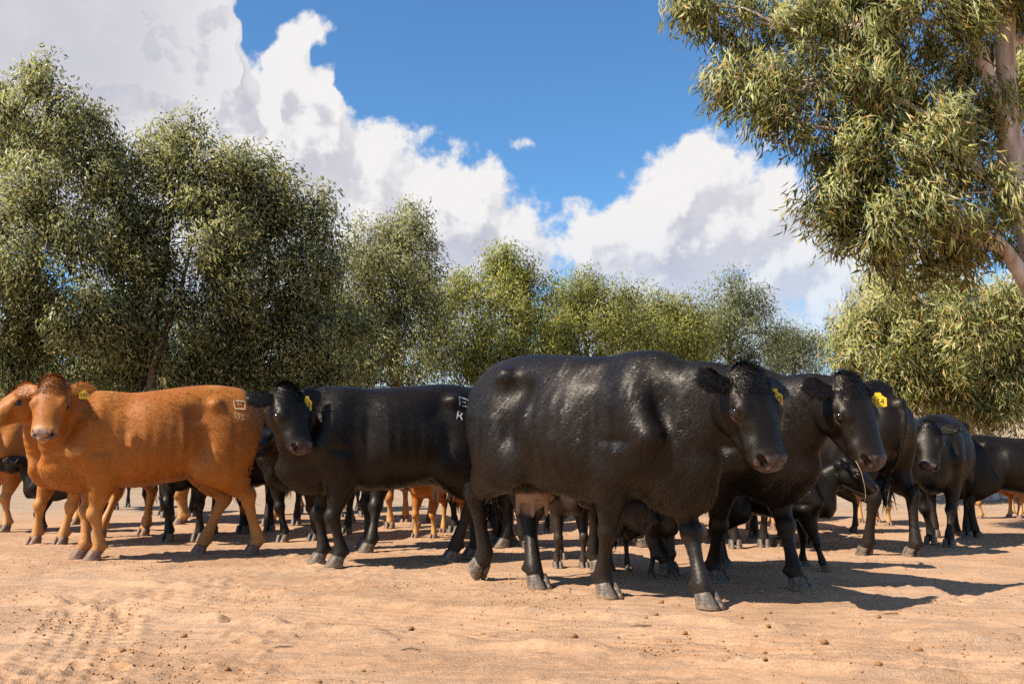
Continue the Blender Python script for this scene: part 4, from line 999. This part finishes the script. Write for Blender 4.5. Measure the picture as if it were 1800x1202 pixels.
# the second big cow chewing a straw
make_cow(dict(label='brownish black cow with a straw in its mouth behind the largest cow', coat='black', s=.99, loc=(1.17, 6.54), yaw=-43, poll=(1.09, -.08, 1.18), head=(-17, 60, 0), hs=1.08, ears=((-.10, 1, .40), (-.35, 1, .05)), res=(.0185, .0092), brown=.9,
    wfeet={'RF': (1.308, 6.422), 'LF': (1.719, 6.075), 'LH': (1.06, 6.86), 'RH': (.60, 7.02)}, fur=82000, tags=[(1, '214', (.60, .06, -.066), .095, .075, -50)], seed=5))
make_cow(dict(label='ginger heifer with head turned aside, standing behind the staring one', coat='red', s=.92, loc=(-3.93, 9.54), yaw=251, poll=(.98, .0, 1.44), head=(-20, 34, 0), hairlen=.85, ears=((-.25, 1, .10), (-.25, 1, .05)), res=(.021, .0105), belly=.06, brown=.6,
    wfeet={'RF': (-4.308, 9.123), 'LF': (-4.041, 9.066), 'LH': (-3.70, 10.148), 'RH': (-4.053, 9.95)}, fur=48000, seed=6))
make_cow(dict(label='ginger heifer half out of view beside the black calf', coat='red', s=.92, loc=(-5.22, 11.1), yaw=238, poll=(1.0, -.05, 1.42), head=(-10, 35, 0), ears=EARS, res=(.029, .019), belly=.06))
make_cow(dict(label='black calf calling with raised head behind the ginger heifers', cat='calf', name='calf', coat='black', s=.52, loc=(-4.66, 10.55), yaw=186, poll=(.92, 0, 1.40), head=(0, -4, 0), hs=1.3, ears=EARS, res=(.030, .020), calf=1, belly=.14, wide=.85, neck=.85, jaw=.03, brisket=.5))
make_cow(dict(label='black heifer bellowing with open mouth between the ginger heifer and R1 cow', coat='black', s=.86, loc=(-1.96, 9.75), yaw=254, poll=(1.02, .04, 1.14), head=(6, 14, 0), ears=EARS, res=(.022, .0105), belly=.06, jaw=.035, fur=25000, wfeet={'RF': (-2.121, 9.36), 'LF': (-1.861, 9.482)}, seed=7))
make_cow(dict(label='black cow standing close behind the R1 cow, rump beyond its brand', coat='black', s=1.0, loc=(-.72, 8.85), yaw=194, poll=(1.0, .05, 1.15), head=(10, 60, 0), ears=EARS, res=(.028, .019), wfeet={'LF': (-1.19, 8.36), 'RF': (-1.28, 8.85)}))
make_cow(dict(label='small black calf with yellow tag in the shade of the straw chewing cow', cat='calf', name='calf', coat='black', s=.53, loc=(1.86, 7.25), yaw=-18, poll=(.98, -.02, 1.38), head=(-8, 38, 0), hs=1.25, ears=((-.3, 1, .1), (-.3, 1, .1)), res=(.024, .013), calf=1, belly=.14, wide=.85, neck=.85, brisket=.5,
    wfeet={'RF': (2.18, 7.06), 'LF': (2.13, 7.36)}, fur=14000, tags=[(1, '9', (.5, .05, -.10), .12, .14, -30)], hairlen=1.4, seed=8))
make_cow(dict(label='black cow seen from behind with full udder beside the heifer', coat='black', s=.95, loc=(2.72, 8.56), yaw=118, poll=(1.0, 0, 1.2), head=(0, 55, 0), ears=EARS, udder=1.05, tail=[(-.81, 0, 1.24), (-.85, .01, 1.12), (-.80, .04, .85), (-.66, .06, .62)], res=(.021, .018), brown=.6, wfeet={'LH': (2.825, 8.103), 'RH': (3.171, 8.03)}, fur=24000, seed=9))
make_cow(dict(label='black heifer facing the viewer beside the low gum tree', coat='black', s=.86, loc=(4.02, 9.42), yaw=240, poll=(.98, .02, 1.18), head=(6, 58, 0), ears=((-.3, 1, .1), (-.3, 1, .1)), res=(.022, .0105), belly=.05, wfeet={'RF': (3.808, 9.20), 'LF': (3.83, 8.86)}, fur=24000, seed=10))
make_cow(dict(label='young black heifer walking off past the low gum tree', coat='black', s=.72, loc=(4.92, 9.95), yaw=4, poll=(1.05, 0, 1.1), head=(0, 55, 0), ears=EARS, res=(.022, .018), belly=.08, feet={'LH': (-.66, .17), 'RH': (-.56, -.15)}, fur=12000, seed=11))
# animals of the mob behind: three kinds, copied
def place(src, loc, yaw, s, label, flip=False):
    c = copy_tree(src); c.location = (*loc, float(terrain(*loc))); c.rotation_euler = (0, 0, R(yaw)); c.scale = (s, s, s); c['label'] = label
    return c
MOB = 'cattle of the mob behind'
low = dict(ears=EARS, res=(.030, .020), group=MOB)
bk = make_cow(dict(low, label='black cow half hidden behind the staring ginger heifer, legs under its belly', coat='black', s=.93, loc=(-3.02, 9.92), yaw=262, poll=(1.0, 0, 1.15), head=(0, 55, 0), feet={'LF': (.46, .15), 'RF': (.56, -.13), 'LH': (-.66, .17), 'RH': (-.56, -.17)}))
place(bk, (-2.66, 11.0), 268, .93, 'black cow farther back behind the ginger heifer rump')
place(bk, (.62, 9.0), 8, .92, 'black cow mostly hidden behind the largest cow')
place(bk, (2.12, 9.25), 262, .90, 'black cow seen between the legs of the straw chewing cow')
rd = make_cow(dict(low, label='ginger cow behind the staring heifer with tail hanging', coat='red', s=.92, loc=(-3.42, 11.9), yaw=190, poll=(1.0, 0, 1.2), head=(0, 50, 0), belly=.04))
place(rd, (-1.17, 11.55), 266, .90, 'ginger cow whose legs show under the R1 cow')
place(rd, (1.55, 10.0), 268, .86, 'ginger cow behind the straw chewing cow')
place(rd, (2.62, 11.3), 281, .86, 'pale ginger cow farther back behind the straw chewing cow')
cb = make_cow(dict(low, cat='calf', name='calf', label='dark brown calf standing behind the hind legs of the largest cow', coat='brown', s=.58, loc=(.36, 7.50), yaw=282, poll=(.95, 0, 1.2), head=(0, 45, 0), hs=1.25, calf=1, belly=.14, wide=.85, neck=.85, brisket=.5, feet={'LF': (.55, .15), 'RF': (.42, -.15)}))
place(cb, (.88, 6.80), 300, .42, 'smallest dark calf tucked behind the forelegs of the largest cow')
for l, yw, s, lb in (((-2.25, 15.2), 250, .62, 'dark calf far off seen under the belly of R1 cow'), ((-2.95, 13.7), 200, .62, 'dark calf far off behind the bellowing heifer'), ((-6.0, 15.2), 280, .66, 'dark calf farthest back beneath the ginger heifer chest'), ((-4.75, 13.8), 265, .64, 'dark calf far back under the ginger heifer belly')):
    place(cb, l, yw, s, lb)
cr_ = make_cow(dict(low, cat='calf', name='calf', label='tan calf seen between the legs of the black cow with udder', coat='red', s=.56, loc=(4.25, 11.8), yaw=262, poll=(.95, 0, 1.2), head=(0, 45, 0), hs=1.25, calf=1, belly=.14, wide=.85, neck=.85, brisket=.5))
place(cr_, (6.15, 12.9), 196, .54, 'tan calf under the belly of the young heifer walking off')
place(cr_, (6.75, 13.3), 250, .52, 'tan calf beyond the young heifer at the picture edge')
# more of the mob packed in behind
for src, l, yw, s, lb in ((bk, (-.35, 10.9), 255, .93, 'black cow standing behind the cow that is close to R1'), (bk, (-1.95, 12.6), 285, .92, 'black cow farther back beyond the bellowing heifer'), (rd, (-.10, 12.9), 262, .90, 'ginger cow far back beyond the largest cow hind leg'), (rd, (-2.6, 14.3), 240, .90, 'ginger cow at the back of the mob beyond the bellowing heifer'),
        (bk, (1.1, 11.6), 275, .92, 'black cow far back beyond the belly of the largest cow'), (cb, (-.1, 14.6), 230, .66, 'dark calf at the back beyond the far ginger cow'), (cr_, (-.75, 10.1), 250, .60, 'tan calf standing beneath the cow close to R1'), (cr_, (3.55, 12.6), 235, .58, 'tan calf farther back beyond the cow with udder'), (bk, (-4.3, 12.6), 275, .90, 'black cow beyond the ginger heifers with legs showing'), (cb, (3.3, 10.4), 205, .62, 'dark calf between the cow with udder and the facing heifer')):
    place(src, l, yw, s, lb)
# ================================================================== stones, straw, litter
def stone_mesh(name, seed, mat):
    import bmesh
    rg = np.random.default_rng(seed); bm = bmesh.new(); bmesh.ops.create_icosphere(bm, subdivisions=1, radius=1.0)
    for v in bm.verts: v.co *= rg.uniform(.72, 1.15); v.co.z *= .72
    me = bpy.data.meshes.new(name); bm.to_mesh(me); bm.free(); me.materials.append(mat); me.polygons.foreach_set('use_smooth', np.ones(len(me.polygons), bool))
    return me
STONE = plain_mat('ironstone', (.36, .175, .070), .9, .2, .01, 50)
gm_ = [stone_mesh('stone', i, STONE) for i in range(5)]
rg = np.random.default_rng(21)
def ground_z(x, y): return float(terrain(x, y) + micro(np.array([x]), np.array([y]))[0])
for i in range(46):
    x, y = (rg.uniform(-2.4, 2.4), rg.uniform(3.55, 5.0)) if i < 26 else (rg.uniform(.2, 3.2), rg.uniform(3.8, 5.6))
    o = bpy.data.objects.new('stone', gm_[i % 5]); COL.objects.link(o); r = rg.uniform(.010, .020) * (1.35 if i % 9 == 0 else 1)
    o.location = (x, y, ground_z(x, y) + r * .35); o.scale = (r, r * rg.uniform(.8, 1.2), r); o.rotation_euler = (0, 0, rg.uniform(0, 6.28))
    tag(o, 'small rusty ironstone pebble lying loose on the sandy dirt', 'stone', 'loose pebbles on the dirt')
# uncounted grit
n = 18000; ico = np.array([(0, 0, 1), (.9, 0, .1), (0, .9, -.05), (-.9, 0, .05), (0, -.9, .0), (0, 0, -.8)]); tri = np.array([(0, 1, 2), (0, 2, 3), (0, 3, 4), (0, 4, 1), (5, 2, 1), (5, 3, 2), (5, 4, 3), (5, 1, 4)])
x = rg.uniform(-4.5, 5.5, n * 8); y = 3.3 + 7.5 * rg.random(n * 8) ** 2.0
dens = np.clip(vnoise(x * 1.4, y * 1.9, 31) - .30, .05, 1) ** 1.5 * (1 + 1.2 * (x > .3) * (y < 5.6) + .5 * (x < -1.5) * (y < 5.2)); pick = rg.choice(n * 8, n, replace=False, p=dens / dens.sum())
x, y = x[pick], y[pick]
r = (.0022 + .0080 * rg.random(n) ** 4.0); z = terrain(x, y) + micro(x, y)
a = rg.uniform(0, 6.28, n); ca, sa = np.cos(a)[:, None], np.sin(a)[:, None]
V = np.empty((n, 6, 3)); J = rg.uniform(.75, 1.25, (n, 6))
V[..., 0] = x[:, None] + (ico[:, 0] * ca - ico[:, 1] * sa) * r[:, None] * J; V[..., 1] = y[:, None] + (ico[:, 0] * sa + ico[:, 1] * ca) * r[:, None] * J; V[..., 2] = z[:, None] + ico[:, 2] * r[:, None] * .75 * J + r[:, None] * .25
g = mesh_obj('gravel', V.reshape(-1, 3), (np.arange(n)[:, None, None] * 6 + tri).reshape(-1, 3), STONE); tag(g, 'fine rusty grit scattered over the sandy dirt', 'gravel', kind='stuff')
# twigs and bark strips dropped by the trees
TW = plain_mat('dry_twig', (.20, .135, .085), .9, .2)
for i, (px, py, L, aa) in enumerate(((.60, 4.75, .11, .15), (-.95, 4.25, .09, -.1), (-.42, 4.22, .085, .12), (1.9, 5.1, .10, .4), (2.3, 4.3, .12, -.3))):
    p = crom(np.array([(px - L / 2, py, 0), (px, py + .01, .004), (px + L / 2 * math.cos(aa), py + L / 2 * math.sin(aa), .002)]), 7); p[:, 2] += [ground_z(q[0], q[1]) + .004 for q in p]
    v, q = tube_mesh(p, np.array([.001, .003, .004, .004, .004, .003, .001]), 5)
    tag(mesh_obj('twig', v, q, TW), 'short dry twig fallen on the sandy dirt', 'twig', 'fallen twigs')
STRAW = plain_mat('straw', (.50, .36, .17), .7, .3)
def straw(pts):
    p = crom(np.array(pts), 20); v, q = tube_mesh(p, np.linspace(.0015, .0008, 20), 5); return v, q

tag(mesh_obj('straw', *straw([(1.885, 5.50, .770), (1.905, 5.47, .70), (1.925, 5.48, .58), (1.900, 5.50, .50)]), STRAW), 'bent dry straw hanging from the mouth of the brownish black cow', 'straw')
